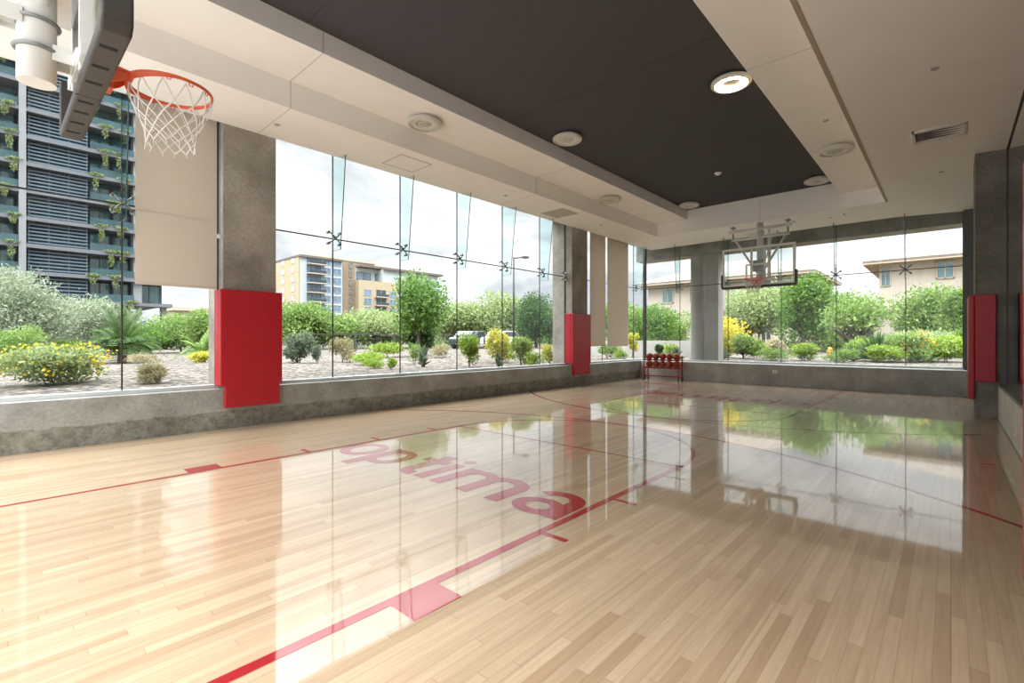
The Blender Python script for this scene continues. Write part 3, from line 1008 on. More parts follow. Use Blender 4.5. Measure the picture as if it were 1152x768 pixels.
    for z in (3.03, 3.19):
        cl_ = MB()
        cl_.tube([(mx + .096 * math.cos(t), .096 * math.sin(t), z) for t in [2 * math.pi * k / 32 for k in range(32)]], .011, 8, closed=True)
        c_ = cl_.build('u_bolt', M_GREY, r, smooth=True)
        lug = MB()
        s = 1 if z < 3.1 else -1
        for yy in (-.07, .07):
            lug.box(mx + s * .06, yy - .006, z - .05, mx + s * .155, yy + .006, z + .04)
        lug.box(mx + s * .148, -.076, z - .05, mx + s * .16, .076, z + .04)
        lug.build('clamp_lug', M_WHITE, r, bevel=.003)
        for yy in (-.045, .045):
            MB().cyl((mx + s * .16, yy, z), (mx + s * .185, yy, z), .016, 6).build('nut', M_GREY, c_)
    # board carrier: two upright channels and a cross arm
    for y in (-.17, .17):
        MB().box(-.12, y - .022, 2.93, -.055, y + .022, 3.95).build('upright_channel', M_WHITE, r, bevel=.004)
    MB().box(mx + .15, -.19, 2.98, -.10, .19, 3.05).box(-.128, -.3, 2.97, -.06, .3, 3.035).build('cross_arm', M_WHITE, r, bevel=.005)
    MB().box(-.124, -.14, 3.30, -.10, .14, 3.62).build('gear_plate', M_GREY, r, bevel=.004)
    # braces and ceiling pipework, on the side away from the court
    for s in (-1, 1):
        MB().cyl((mx + .02, .07 * s, 3.28), (mx + .05, .66 * s, 4.28), .028, 12).build('brace', M_WHITE, r, smooth=True)
        hg = MB().cyl((mx + .05, .70 * s, 4.22), (mx + .05, .70 * s, 4.66), .022, 10)
        hg.box(mx - .0, .64 * s, 4.60, mx + .10, .76 * s, 4.63)
        hg.build('hanger', M_GREY, r)
        MB().cyl((mx + .05, .70 * s - .045, 4.50), (mx + .05, .70 * s + .045, 4.50), .055, 14).build('clamp', M_WHITE, r)
    MB().cyl((mx + .05, -.74, 4.26), (mx + .05, .74, 4.26), .034, 14).build('lower_pipe', M_WHITE, r, smooth=True)
    MB().cyl((mx + .05, -.80, 4.50), (mx + .05, .80, 4.50), .042, 14).build('upper_pipe', M_WHITE, r, smooth=True)
    MB().cyl((mx - .02, .05, 3.30), (mx + .03, .30, 4.24), .014, 8).build('stay_rod', M_WHITE, r, smooth=True)
    MB().box(mx - .13, -.34, 4.33, mx + .0, .10, 4.43).build('height_adjuster', M_WHITE, r, bevel=.01)
    # horizontal pipe reaching back from the mast
    MB().cyl((mx - .09, 0, 3.19), (mx - .9, 0, 3.19), .045, 18).cyl((mx - .9, 0, 3.14), (mx - .9, 0, 4.66), .045, 18).build('back_pipe', M_WHITE, r, smooth=True)
    return r


g1 = make_goal()
tag(g1, 'basketball goal close overhead with white mast, orange rim and white net', 'basketball hoop', 'basketball goals')
g1.location = (.485, HY, 0)
g2 = dup(g1)
tag(g2, 'distant basketball goal hanging in front of the end glass wall', 'basketball hoop', 'basketball goals')
g2.location = (14.26, 3.92, -.06); g2.rotation_euler = (0, 0, math.pi)


# ---- ceiling lamps
def make_lamp(lit):
    r = empty('ceiling_light')
    MB().lathe([(.285, -.045), (.285, -.075), (.265, -.095), (.235, -.095), (.235, -.070), (.275, -.04)], n=48).build('rim', M_LAMP, r, smooth=False)
    MB().lathe([(.001, .0), (.22, .0), (.265, -.03), (.265, -.06), (.001, -.06)], n=40).build('housing', M_LAMP if not lit else M_DKSTEEL, r)
    if lit:
        for k in range(4):
            a0 = math.pi / 2 * k + .06; a1 = a0 + math.pi / 2 - .12
            m = MB(); n = 14
            pr = [(.13, -.062), (.145, -.086), (.205, -.090), (.228, -.07)]
            vs, fs_ = [], []
            for i in range(n + 1):
                a = a0 + (a1 - a0) * i / n
                vs += [(q * math.cos(a), q * math.sin(a), z) for q, z in pr]
            for i in range(n):
                for j in range(3): fs_.append((i * 4 + j, i * 4 + j + 1, i * 4 + j + 5, i * 4 + j + 4))
            m.add(vs, fs_).build('light_segment', M_LIT, r, smooth=True)
    else:
        MB().lathe([(.236, -.066), (.228, -.080), (.20, -.086), (.135, -.086), (.12, -.066)], n=40).build('lens_ring', M_LENS, r, smooth=True)
        c = MB().lathe([(.11, -.06), (.11, -.078), (.09, -.083), (.001, -.083)], n=28).build('centre_cap', M_LAMP, r)
        sc = MB()
        for k in range(8):
            t = math.pi / 4 * k
            sc.sphere((.06 * math.cos(t), .06 * math.sin(t), -.083), .012, 8, 5)
        sc.build('sensor_dot', M_VENT, c)
    return r


lamps = [((4.95, 6.50, Z2), 'round off ceiling lamp above the long glass wall, nearest the front hoop'),
         ((10.9, 6.52, Z2), 'round off ceiling lamp in the cream tray above the farther concrete column'),
         ((7.62, 5.50, Z3), 'round off ceiling lamp on the dark ceiling by its left edge'),
         ((13.75, 5.60, Z3), 'round off ceiling lamp at the far left corner of the dark ceiling'),
         ((13.75, 2.42, Z3), 'round off ceiling lamp at the far right corner of the dark ceiling'),
         ((10.95, 1.62, Z2), 'round off ceiling lamp in the cream strip near the ceiling vent')]
lp = None
for loc, lab in lamps:
    if lp is None: o = lp = make_lamp(False)
    else: o = dup(lp)
    o.location = loc
    tag(o, lab, 'ceiling light', 'round ceiling lamps')
o = make_lamp(True); o.location = (7.62, 2.46, Z3)
tag(o, 'round ceiling lamp glowing warm yellow on the dark ceiling', 'ceiling light', 'round ceiling lamps')

# ---- vents, grilles, sprinklers
v = thing('air_vent', 'long slotted air vent in the cream ceiling on the mirror side', 'air vent', (10.03, .13, Z1 - .02))
zv = Z1 - .062
VX0, VX1, VY0, VY1 = 9.74, 10.30, -.19, .455
f = MB()
for b in ((VX0, VY0, VX1, VY0 + .04), (VX0, VY1 - .04, VX1, VY1), (VX0, VY0, VX0 + .05, VY1), (VX1 - .05, VY0, VX1, VY1)):
    f.box(b[0], b[1], zv - .02, b[2], b[3], zv + .05)
f.build('frame', M_LAMP, v, bevel=.004)
MB().box(VX0 + .02, VY0 + .02, zv + .03, VX1 - .02, VY1 - .02, zv + .045).build('backing', M_VENTDK, v)
b = MB()
for k in range(4):
    x = VX0 + .12 + k * .107
    b.extrude([(x - .03, VY0 + .03, zv + .02), (x + .02, VY0 + .03, zv - .01), (x + .024, VY0 + .03, zv - .006), (x - .026, VY0 + .03, zv + .024)], (0, VY1 - VY0 - .06, 0))
b.build('blade', plain('vent_blade', (.15, .13, .13), .6), v)


def panel(name, label, cat, x0, x1, y0, y1, fill):
    t = thing(name, label, cat, ((x0 + x1) / 2, (y0 + y1) / 2, Z1))
    f_ = MB()
    w = .02
    for q in ((x0, y0, x1, y0 + w), (x0, y1 - w, x1, y1), (x0, y0, x0 + w, y1), (x1 - w, y0, x1, y1)):
        f_.box(q[0], q[1], Z1 - .007, q[2], q[3], Z1 + .003)
    f_.build('frame', M_CJOINT if not fill else M_VENT, t)
    if fill:
        MB().box(x0 + w, y0 + w, Z1 - .004, x1 - w, y1 - w, Z1 + .003).build('grille', plain('grille_tan', (.50, .44, .375), .8, var=.1, scale=200), t)
    else:
        MB().box(x0 + w, y0 + w, Z1 - .003, x1 - w, y1 - w, Z1 + .003).build('cover', M_CEIL, t)
    return t


panel('access_panel', 'square access panel outlined in the soffit above the long glass bay', 'access panel', 4.96, 5.64, 7.18, 7.80, False)
panel('speaker_grille', 'tan square grille in the soffit by the farther concrete column', 'grille', 9.72, 10.40, 7.15, 7.85, True)
spk = None
for x, y, z, lab in ((7.63, .14, Z1 - .05, 'small round sprinkler cap in the cream ceiling between vent and viewer'), (12.4, .13, Z1 - .05, 'small sprinkler cap in the cream ceiling beyond the vent'),
                     (9.5, 1.55, Z2, 'small sprinkler cap in the cream strip beside the round lamp'), (3.0, 7.6, Z1, 'small sprinkler cap in the soffit above the near column'),
                     (8.0, 7.5, Z1, 'small sprinkler cap in the soffit between panel and grille'), (11.9, 7.4, Z1, 'small sprinkler cap in the soffit beside the roller shades'),
                     (15.3, 2.4, Z1, 'small sprinkler cap in the soffit right of the far hoop')):
    m = MB().lathe([(.001, -.012), (.035, -.012), (.045, -.004), (.045, 0.002)], n=20)
    if spk is None:
        o = spk = m.build('sprinkler_cap', M_VENT)
    else:
        o = dup(spk)
    o.location = (x, y, z); tag(o, lab, 'sprinkler', 'sprinkler caps in the ceiling')
sd = thing('smoke_detector', 'small white smoke detector in the middle of the dark ceiling', 'smoke detector', (11.72, 4.08, Z3))
MB().lathe([(.001, -.05), (.04, -.05), (.05, -.035), (.05, -.02)], c=(11.72, 4.08, Z3), n=20).build('head', M_WHITE, sd)
MB().lathe([(.05, -.022), (.075, -.02), (.085, 0)], c=(11.72, 4.08, Z3), n=20).build('base', M_WHITE, sd)
pm = thing('slot_diffuser', 'pair of short slots in the soffit right of the far hoop', 'slot diffuser', (15.4, 2.7, Z1))
MB().box(15.0, 3.2, Z1 - .004, 15.34, 3.23, Z1 + .002).box(15.0, 2.05, Z1 - .004, 15.34, 2.08, Z1 + .002).build('slot', M_VENT, pm)
MB().box(15.0, 2.1, Z1 - .003, 15.34, 3.18, Z1 + .002).build('cover', M_CEIL, pm)
ob = thing('outlet_cover', 'small white outlet cover on the end concrete upstand', 'outlet', (SILL_X, 3.83, .41))
MB().box(SILL_X - .012, 3.77, .37, SILL_X, 3.89, .45).build('plate', M_WHITE, ob, bevel=.004)
MB().box(SILL_X - .016, 3.80, .39, SILL_X - .011, 3.86, .43).build('socket', M_VENT, ob)

# ---- ball rack in the corner
RX, RY0, RY1 = 15.32, 6.53, 7.74
rk = thing('ball_rack', 'red metal two-tier ball rack on casters in the glass corner', 'ball rack', (RX, (RY0 + RY1) / 2, 0))
for y in (RY0, RY1):
    m = MB()
    m.box(RX - .19, y - .018, .10, RX + .19, y + .018, .14)
    for x in (RX - .16, RX + .12): m.box(x, y - .018, .10, x + .04, y + .018, .80 if x > RX else .72)
    m.box(RX - .16, y - .018, .66, RX + .16, y + .018, .70).box(RX - .16, y - .018, .40, RX + .16, y + .018, .44)
    m.build('end_frame', M_RACK, rk, bevel=.004)
    for x in (RX - .16, RX + .16):
        c = MB().box(x - .015, y - .02, .06, x + .015, y + .02, .10).build('caster', M_BLACK, rk)
        MB().cyl((x, y - .014, .045), (x, y + .014, .045), .044, 14).build('wheel', M_BLACK, c)
for z in (.41, .67):
    m = MB()
    for x in (RX - .10, RX + .10): m.cyl((x, RY0, z), (x, RY1, z), .014, 8)
    m.box(RX - .165, RY0, z - .02, RX - .15, RY1, z + .03)
    m.build('shelf_rail', M_RACK, rk)
MB().box(RX - .02, RY0, .11, RX + .02, RY1, .15).build('cross_bar', M_RACK, rk)
bl = None
for tier, z in (('upper', .793), ('lower', .533)):
    for k in range(5):
        y = RY1 - .125 - k * .24
        if bl is None: o = bl = MB().sphere((0, 0, 0), .118, 20, 14).build('basketball', M_BALL, smooth=True)
        else: o = dup(bl)
        o.location = (RX, y, z); o.rotation_euler = (k * .7 + z, k * 1.3, k * 2.1)
        tag(o, 'orange basketball on the %s tier of the red rack, %s from the corner post' % (tier, ORD[k]), 'basketball', 'basketballs on the red rack')

# ================================================================== outside
GZ = .56
xs = sorted(set(list(np.linspace(-60, -10, 9)) + list(np.linspace(-8, 30, 58)) + list(np.linspace(32, 240, 40)) + [XB, XF + .3]))
ys = sorted(set(list(np.linspace(-60, -4, 10)) + list(np.linspace(-3, 34, 60)) + list(np.linspace(36, 300, 40)) + [-1.2, 8.62]))


def ground_z(x, y):
    d = max(XB - x, x - (XF + .3), -1.2 - y, y - 8.62, 0)
    m = min(1, d / 2.5)
    return GZ + m * (.05 * math.sin(x * .55) * math.cos(y * .47) + .16 * math.exp(-((x - 15) ** 2 / 6 + (y - 17.5) ** 2 / 5)) + .10 * math.exp(-((x - 4.5) ** 2 / 9 + (y - 16) ** 2 / 12)))


gm = MB()
vi = {}
for i, x in enumerate(xs):
    for j, y in enumerate(ys):
        vi[(i, j)] = len(gm.v); gm.v.append((x, y, ground_z(x, y)))
for i in range(len(xs) - 1):
    for j in range(len(ys) - 1):
        cx, cy = (xs[i] + xs[i + 1]) / 2, (ys[j] + ys[j + 1]) / 2
        if XB < cx < XF + .3 and -1.2 < cy < 8.62: continue
        gm.f.append((vi[(i, j)], vi[(i + 1, j)], vi[(i + 1, j + 1)], vi[(i, j + 1)]))
go = gm.build('ground', M_GRAVEL, smooth=True)
tag(go, 'brown desert gravel bed outside the glass walls', 'ground', kind='structure')

struct(MB().box(-16, -6, GZ - .1, XB - .05, 14, GZ + .12), 'reflector', plain('reflector_pale', (.40, .40, .395), .8, var=.04), 'added pale slab behind the viewer reflecting sky light onto the ceiling', 'reflector')  # unseen slab added behind the viewer to bounce sky light onto the ceiling

# exterior concrete frame beyond the end glass
struct(MB().box(17.0, -1.2, 4.36, 17.7, 9.0, 5.4), 'trim_5', M_COLUMN, 'concrete beam outside above the end glass wall', 'beam')
oc = MB().cyl((17.45, 6.62, GZ - .3), (17.45, 6.62, 4.36), .40, 40)
oc.box(17.1, 5.95, GZ - .3, 17.6, 6.45, 4.36)
struct(oc, 'wall_column.004', M_CONCP, 'round pale concrete column outside the end glass wall', 'column')
struct(MB().box(21, 8.35, GZ - .2, 21.2, 15.5, 1.31), 'wall_garden', M_CONCP, 'low pale garden wall outside the glass corner', 'garden wall')


# ---- plants
def mesh_np(name, V, faces, mat, parent, loc=None):
    me = bpy.data.meshes.new(name)
    n = len(V)
    me.vertices.add(n); me.vertices.foreach_set('co', V.astype(np.float32).ravel())
    k = faces.shape[1]
    me.loops.add(faces.size); me.loops.foreach_set('vertex_index', faces.astype(np.int32).ravel())
    me.polygons.add(len(faces)); me.polygons.foreach_set('loop_start', np.arange(0, faces.size, k, dtype=np.int32))
    me.polygons.foreach_set('loop_total', np.full(len(faces), k, dtype=np.int32))
    me.update(calc_edges=True)
    me.materials.append(mat)
    o = bpy.data.objects.new(name, me)
    COL.objects.link(o)
    if parent is not None: o.parent = parent
    return o


def leaves(rng, blobs, n, size, aspect=.5, droop=0, shell=.55):
    """leaf quads scattered through ellipsoid clumps (cx,cy,cz,rx,ry,rz)"""
    blobs = np.array(blobs, float)
    w = blobs[:, 3] * blobs[:, 4] * blobs[:, 5]; w = w ** .7; w /= w.sum()
    idx = rng.choice(len(blobs), n, p=w)
    d = rng.normal(size=(n, 3)); d /= np.linalg.norm(d, axis=1)[:, None]
    rad = shell + (1 - shell) * rng.random(n) ** .6
    rad *= rng.normal(1, .09, n)
    C = blobs[idx, :3] + d * blobs[idx, 3:] * rad[:, None]
    ax = d * .6 + rng.normal(size=(n, 3)) * .8; ax[:, 2] += .35 - droop
    ax /= np.linalg.norm(ax, axis=1)[:, None]
    sd_ = np.cross(ax, rng.normal(size=(n, 3))); sd_ /= np.linalg.norm(sd_, axis=1)[:, None]
    L_ = size * rng.uniform(.6, 1.3, n)[:, None]
    V = np.stack([C - ax * L_ * .5, C + sd_ * L_ * aspect * .5, C + ax * L_ * .5, C - sd_ * L_ * aspect * .5], 1).reshape(-1, 3)
    return V, np.arange(4 * n).reshape(n, 4)


def clumps(rng, w, h, n, base=.15, flat=1.0):
    out = []
    for k in range(n):
        a = rng.uniform(0, 2 * math.pi); q = rng.random() ** .5
        z = base * h + (1 - base) * h * rng.uniform(.2, .85)
        lim = math.sqrt(max(.05, 1 - ((z / h - .45) / .6) ** 2))
        r = w * .5 * q * lim * .72
        s = rng.uniform(.22, .36)
        out.append((r * math.cos(a), r * math.sin(a), z, w * s, w * s, min(h * s * flat, w * s * 1.2)))
    return out


def branches(rng, h, w, mat, parent, trunks=1, r0=.07, spread=.5, name='trunk', n_br=6):
    m = MB()
    for t in range(trunks):
        a = rng.uniform(0, 6.28)
        lean = rng.uniform(.05, .2) if trunks == 1 else rng.uniform(.25, .5)
        top = Vector((math.cos(a) * lean * w * .6, math.sin(a) * lean * w * .6, h * .62))
        mid = top * .5 + Vector((rng.uniform(-.05, .05) * w, rng.uniform(-.05, .05) * w, 0))
        b0 = Vector((.04 * math.cos(a), .04 * math.sin(a), -.08))
        m.tube([b0, mid * .55, mid, top], [r0, r0 * .8, r0 * .65, r0 * .35], 7)
        for k in range(n_br):
            s = mid.lerp(top, rng.uniform(-.5, .9))
            aa = rng.uniform(0, 6.28)
            e_ = s + Vector((math.cos(aa) * w * spread * rng.uniform(.4, .8), math.sin(aa) * w * spread * rng.uniform(.4, .8), h * rng.uniform(.12, .34)))
            q = s.lerp(e_, .5) + Vector((0, 0, h * .03))
            m.tube([s, q, e_], [r0 * .45, r0 * .3, r0 * .12], 5)
    return m.build(name, mat, parent, smooth=True, off=Vector((0, 0, 0)))


seed = [10]


def place(px, d, name, label, cat, group):
    p = at(px, d, 0)
    seed[0] += 1
    t = thing(name, label, cat, (p.x, p.y, ground_z(p.x, p.y)), 0, group)
    return t, np.random.default_rng(seed[0])


def shrub(px, d, top, wpx, col, label, name='shrub', n=1500, size=None, blooms=None, group='shrubs in the gravel beds', cat='shrub', aspect=.45, nc=10, flat=1):
    t, rng = place(px, d, name, label, cat, group)
    w = wpx * d / F_PX; h = max(.12, (zpx(top, d) - t.location.z) * 1.1)
    size = size or max(.05, .10 * (w * h) ** .5)
    V, F_ = leaves(rng, clumps(rng, w, h, nc, .1, flat), int(n * 1.8), size, aspect, 0, .4)
    V[:, 2] = np.maximum(V[:, 2], .01)
    mesh_np('foliage', V, F_, LEAF[col], t)
    branches(rng, h, w, M_BARK, t, 2, max(.008, .018 * h), .4, 'stem', 3)
    if blooms:
        mat, k, bs = blooms
        cl_ = [(c[0], c[1], c[2], c[3] * 1.06, c[4] * 1.06, c[5] * 1.06) for c in clumps(rng, w, h, nc, .35, flat)]
        V, F_ = leaves(rng, cl_, k, bs, .9, 0, .92)
        mesh_np('blossoms', V, F_, mat, t)
    return t


def tree(px, d, top, wpx, col, label, name='tree', n=4200, size=None, bark=None, trunks=1, base=.3, group='trees beyond the glass', nc=16, cat='tree', shell=.5, r0=None, aspect=.45):
    t, rng = place(px, d, name, label, cat, group)
    w = wpx * d / F_PX; h = (zpx(top, d) - t.location.z) * .92
    size = (size or max(.10, .055 * (w * h) ** .5)) * 1.1
    V, F_ = leaves(rng, clumps(rng, w, h, nc, base), int(n * 2.4), size, aspect, 0, shell * .8)
    mesh_np('foliage', V, F_, LEAF[col], t)
    branches(rng, h, w, bark or M_BARK, t, trunks, r0 or .028 * h, .42, 'trunk', 8)
    return t


def rosette(px, d, top, wpx, col, label, name='yucca', blades=70, up=.35, group='spiky plants in the gravel beds', cat='yucca', width=.05, gz=None):
    t, rng = place(px, d, name, label, cat, group)
    w = wpx * d / F_PX; h = zpx(top, d) - t.location.z
    m = MB()
    for k in range(blades):
        a = rng.uniform(0, 6.28); el = rng.uniform(.05, 1.4)
        L_ = rng.uniform(.8, 1.05)
        R_, Zt = w / 2 * math.cos(el) * L_, h * (math.sin(el) * .9 + .1) * L_
        d_ = Vector((math.cos(a), math.sin(a), 0)); s = Vector((-math.sin(a), math.cos(a), 0))
        vs = []
        for q in (0, .35, .7, 1):
            p = d_ * (R_ * q) + Vector((0, 0, .03 + Zt * (q - .28 * math.cos(el) * q * q)))
            ww = width * (1 - q) ** .7 * (.6 + .8 * min(1, q * 3)) + .002
            vs += [p - s * ww + Vector((0, 0, ww * .3)), p - Vector((0, 0, ww * .3)), p + s * ww + Vector((0, 0, ww * .3))]
        fs_ = []
        for i in range(3):
            b_ = i * 3
            fs_ += [(b_, b_ + 1, b_ + 4, b_ + 3), (b_ + 1, b_ + 2, b_ + 5, b_ + 4)]
        m.add(vs, fs_)
    m.build('blades', LEAF[col], t, off=Vector((0, 0, 0)))
    MB().cyl((0, 0, -.05), (0, 0, max(.08, h * .2)), .05 + .03 * h, 10, .03).build('stem', M_BARK, t, off=Vector((0, 0, 0)))
    return t


def cycad(px, d, top, wpx, col, label, fronds=34):
    t, rng = place(px, d, 'palm', label, 'palm', 'low palms in the gravel beds')
    w = wpx * d / F_PX; h = zpx(top, d) - t.location.z
    m, st = MB(), MB()
    for k in range(fronds):
        a = rng.uniform(0, 6.28); el = rng.uniform(.15, 1.35); L_ = rng.uniform(.85, 1.05)
        d_ = Vector((math.cos(a), math.sin(a), 0)); s = Vector((-math.sin(a), math.cos(a), 0))
        pts = []
        for i in range(11):
            q = i / 10
            pts.append(d_ * (w / 2 * math.cos(el * .9) * L_ * q) + Vector((0, 0, .2 * h + h * L_ * (math.sin(el) * q * 1.15 - .55 * q * q * (.35 + math.cos(el))))))
        st.tube(pts, [.012 * (1.1 - i / 10) + .003 for i in range(11)], 4)
        for i in range(1, 11):
            for f_ in (0, .5):
                p = pts[i - 1].lerp(pts[i], f_); tg = (pts[i] - pts[i - 1]).normalized()
                ll = .20 * w * (1 - .6 * i / 10) * .75
                for sg in (-1, 1):
                    e_ = p + (s * sg + tg * .6 + Vector((0, 0, .35))).normalized() * ll
                    q2 = p.lerp(e_, .4)
                    m.add([p, q2 + tg * .02, e_, q2 - tg * .02], [(0, 1, 2, 3)])
    m.build('leaflets', LEAF[col], t, off=Vector((0, 0, 0)))
    st.build('frond_stalk', LEAF['mid'], t, off=Vector((0, 0, 0)))
    MB().lathe([(.11, -.1), (.15, .05), (.13, .2 * h), (.06, .28 * h), (.001, .29 * h)], n=12).build('trunk', M_BARK, t, off=Vector((0, 0, 0)))
    return t


# beds outside the near bay
tree(16, 21, 297, 112, 'silver', 'big silvery bush below the dark tower', 'olive_bush', 6500, .17, base=.05, nc=22, shell=.4, cat='bush', aspect=.3)
tree(108, 26, 335, 74, 'silver', 'smaller silvery bush behind the dark palm', 'olive_bush', 4500, .17, base=.05, nc=16, shell=.4, cat='bush', aspect=.3)
cycad(138, 17, 343, 90, 'dark', 'dark green spreading palm in front of the smaller silvery bush', 60)
shrub(60, 8.4, 396, 98, 'pale', 'yellow-flowering shrub close outside the near glass bay', 'flowering_shrub', 2800, .085, (M_BLOOM, 620, .062), nc=14)
shrub(180, 8.7, 411, 34, 'dry', 'small round pale tuft on the gravel below the wide shade', 'grass_tuft', 1200, .11, aspect=.12, nc=6)
cycad(226, 16, 370, 62, 'mid', 'light green palm beside the near concrete column', 26)
shrub(230, 14.5, 396, 26, 'yellow', 'low yellow shrub at the foot of the light green palm', n=900, size=.08)
shrub(12, 15, 371, 62, 'mid', 'grassy green shrub at the edge of the near bay', n=2200, size=.16, aspect=.15)
shrub(52, 17, 392, 58, 'dry', 'straw-coloured dry shrub behind the yellow-flowering one', n=1500, size=.13, aspect=.15)
shrub(75, 23, 384, 60, 'lime', 'bright low shrub between the two silvery bushes', n=1400)
shrub(160, 13.2, 399, 36, 'dry', 'wispy grey shrub right of the dark palm', n=500, size=.12, aspect=.12)
for px, d, tp, w, c, lab in ((165, 27, 366, 62, 'green', 'dense green bush left of the light palm, nearest the dark palm'), (205, 29, 353, 66, 'mid', 'dense green bush behind the light palm'),
                             (240, 27, 348, 60, 'mid', 'dense green bush hiding behind the near concrete column'), (95, 33, 388, 130, 'dark', 'dark hedge bush under the tower'),
                             (185, 40, 362, 90, 'dark', 'dark tree line bush below the low far building'), (-40, 30, 360, 90, 'green', 'green bush below the tower at the edge of the view')):
    tree(px, d, tp, w, c, lab, 'bush', 3200, base=.02, nc=14, cat='bush', group='dense bushes beyond the near bay', r0=.06)
# trees beyond the middle bay
for px, d, tp, w, c, lab, n in ((333, 38, 343, 70, 'mid', 'feathery green tree right of the near red pad', 4200), (372, 40, 352, 80, 'mid', 'low feathery tree below the balconies of the far apartment block', 3800),
                                (422, 42, 350, 86, 'pale', 'pale feathery tree left of the dark tree', 4600), (512, 50, 342, 70, 'pale', 'pale feathery tree right of the dark tree', 4200),
                                (552, 52, 333, 84, 'pale', 'wide pale feathery tree with visible forked trunk', 5200), (584, 54, 344, 60, 'mid', 'mid green tree behind the street lamp', 3000),
                                (636, 46, 348, 44, 'green', 'green tree beside the farther concrete column', 3000), (450, 46, 352, 90, 'green', 'green tree far behind the fence', 3000)):
    tree(px, d, tp, w, c, lab, 'tree', n, bark=M_BARKP, base=.22, nc=18, shell=.35)
tree(470, 22, 300, 62, 'green', 'tall dark tree in the middle of the long glass bay', 'tree', 2600, .17, trunks=1, base=.3, nc=24, shell=.3)
tree(474, 23.5, 340, 36, 'dark', 'dark dense tree just behind the tall one', 'tree', 2600, .18, base=.12, nc=10)
tree(604, 46, 325, 52, 'dark', 'dark green tree right of the street lamp', 'tree', 4600, .20, base=.1, nc=16)
for a in ((336, 15.6, 377, 33, 'blue', 'grey-green bush beside the near red pad', 1700), (357, 16, 389, 15, 'blue', 'little grey-green bush right of the bigger one', 700),
          (384, 17, 384, 26, 'dry', 'dry olive bush by the first fence post', 1300), (413, 15.6, 399, 46, 'lime', 'low spreading yellow-green ground cover', 1500),
          (423, 13.6, 405, 26, 'lime', 'small yellow-green clump in front of the ground cover', 800), (440, 13.2, 404, 14, 'lime', 'tiny yellow-green clump right of the ground cover', 500),
          (437, 21, 388, 40, 'lime', 'yellow-green bank of shrubs behind the fence posts', 1300), (466, 16.2, 388, 18, 'mid', 'small shrub left of the blue agave', 700),
          (528, 14.3, 383, 24, 'lime', 'bright upright green shrub under the third glass fin', 1600), (562, 16.5, 376, 30, 'yellow', 'yellow-green flowering shrub below the forked tree', 1600),
          (586, 14.8, 384, 26, 'lime', 'bright shrub below the street lamp', 1500), (601, 13.8, 397, 22, 'lime', 'low bright shrub right of the street lamp', 900),
          (618, 15, 391, 20, 'yellow', 'yellow shrub next to the farther concrete column', 1000), (500, 20, 390, 30, 'dry', 'dry shrub on the mound', 800)):
    shrub(a[0], a[1], a[2], a[3], a[4], a[5], n=a[6])
rosette(476, 14.6, 384, 22, 'blue', 'blue-green agave in the gravel right of the dark tree', 'agave', 50, cat='agave')
rosette(561, 13.6, 394, 14, 'blue', 'small blue-green agave below the yellow-green shrub', 'agave', 40, cat='agave')
for k, (px, d, tp, w, c) in enumerate(((325, 46, 366, 40, 'mid'), (362, 47, 370, 46, 'green'), (402, 50, 371, 46, 'mid'), (440, 55, 372, 50, 'green'), (488, 58, 372, 44, 'mid'),
                                     (520, 60, 370, 46, 'green'), (575, 60, 372, 44, 'green'), (606, 62, 374, 44, 'mid'), (632, 60, 373, 34, 'green'))):
    tree(px, d, tp, w, c, 'low bushy undergrowth under the trees behind the fence, %s clump from the near red pad' % (ORD + ('eighth', 'ninth'))[k], 'bush', 1500, base=.0, nc=10, cat='bush', group='undergrowth behind the fence', r0=.05)
# through the shades' bay and the corner
for px, d, tp, w, c, lab in ((694, 36, 336, 50, 'green', 'green tree left of the glass corner post, behind the shades'), (718, 33, 342, 36, 'mid', 'mid green tree right behind the glass corner post'),
                             (740, 31, 341, 40, 'green', 'green tree left of the round outdoor column'), (758, 37, 352, 44, 'mid', 'mid green tree hidden partly by the round outdoor column')):
    tree(px, d, tp, w, c, lab, 'tree', 3200, base=.05, nc=14)
shrub(712, 21.8, 372, 14, 'yellow', 'yellow shrub left of the corner post', n=900)
shrub(684, 20, 388, 26, 'mid', 'green shrub seen below the roller shades', n=900)
shrub(700, 19, 391, 16, 'lime', 'bright shrub below the roller shade nearest the corner', n=700)
tree(743, 18.6, 385, 11, 'dark', 'small dark clipped bush behind the ball rack', 'bush', 900, .08, base=.0, nc=6, cat='bush')
shrub(754, 19.4, 388, 20, 'lime', 'lime shrub at the low garden wall', n=800)
rosette(760, 18.0, 388, 27, 'blue', 'dark agave beside the ball rack, outside the end glass', 'agave', 60, cat='agave', width=.04)
# beyond the end glass
shrub(809, 20.4, 367, 50, 'yellow', 'large yellow-flowering shrub beside the round outdoor column', 'flowering_shrub', 3400, .11, (M_BLOOM, 900, .10), nc=16)
shrub(806, 18.3, 394, 24, 'blue', 'blue-green shrub in front of the large yellow one', n=1200)
shrub(838, 18.8, 381, 30, 'mid', 'green shrub below the far hoop', n=1800)
tree(852, 33, 324, 92, 'pale', 'pale feathery tree behind the far hoop', 'tree', 6500, .19, bark=M_BARKP, base=.3, nc=22, shell=.35)
tree(829, 37, 345, 36, 'dark', 'dark tree left of the pale one behind the far hoop', 'tree', 2600, base=.15, nc=10)
tree(905, 27, 312, 56, 'green', 'bushy green tree right of the far hoop', 'tree', 5200, .19, base=.12, nc=20)
shrub(905, 18, 388, 36, 'lime', 'bright green low shrub right of the far hoop', n=1900)
shrub(872, 23, 384, 30, 'dry', 'dry shrub under the pale tree', n=900)
tree(868, 21, 382, 26, 'dry', 'small bare-branched dark shrub under the far hoop', 'shrub', 500, .1, trunks=3, base=.4, nc=7, cat='shrub', group='shrubs in the gravel beds')
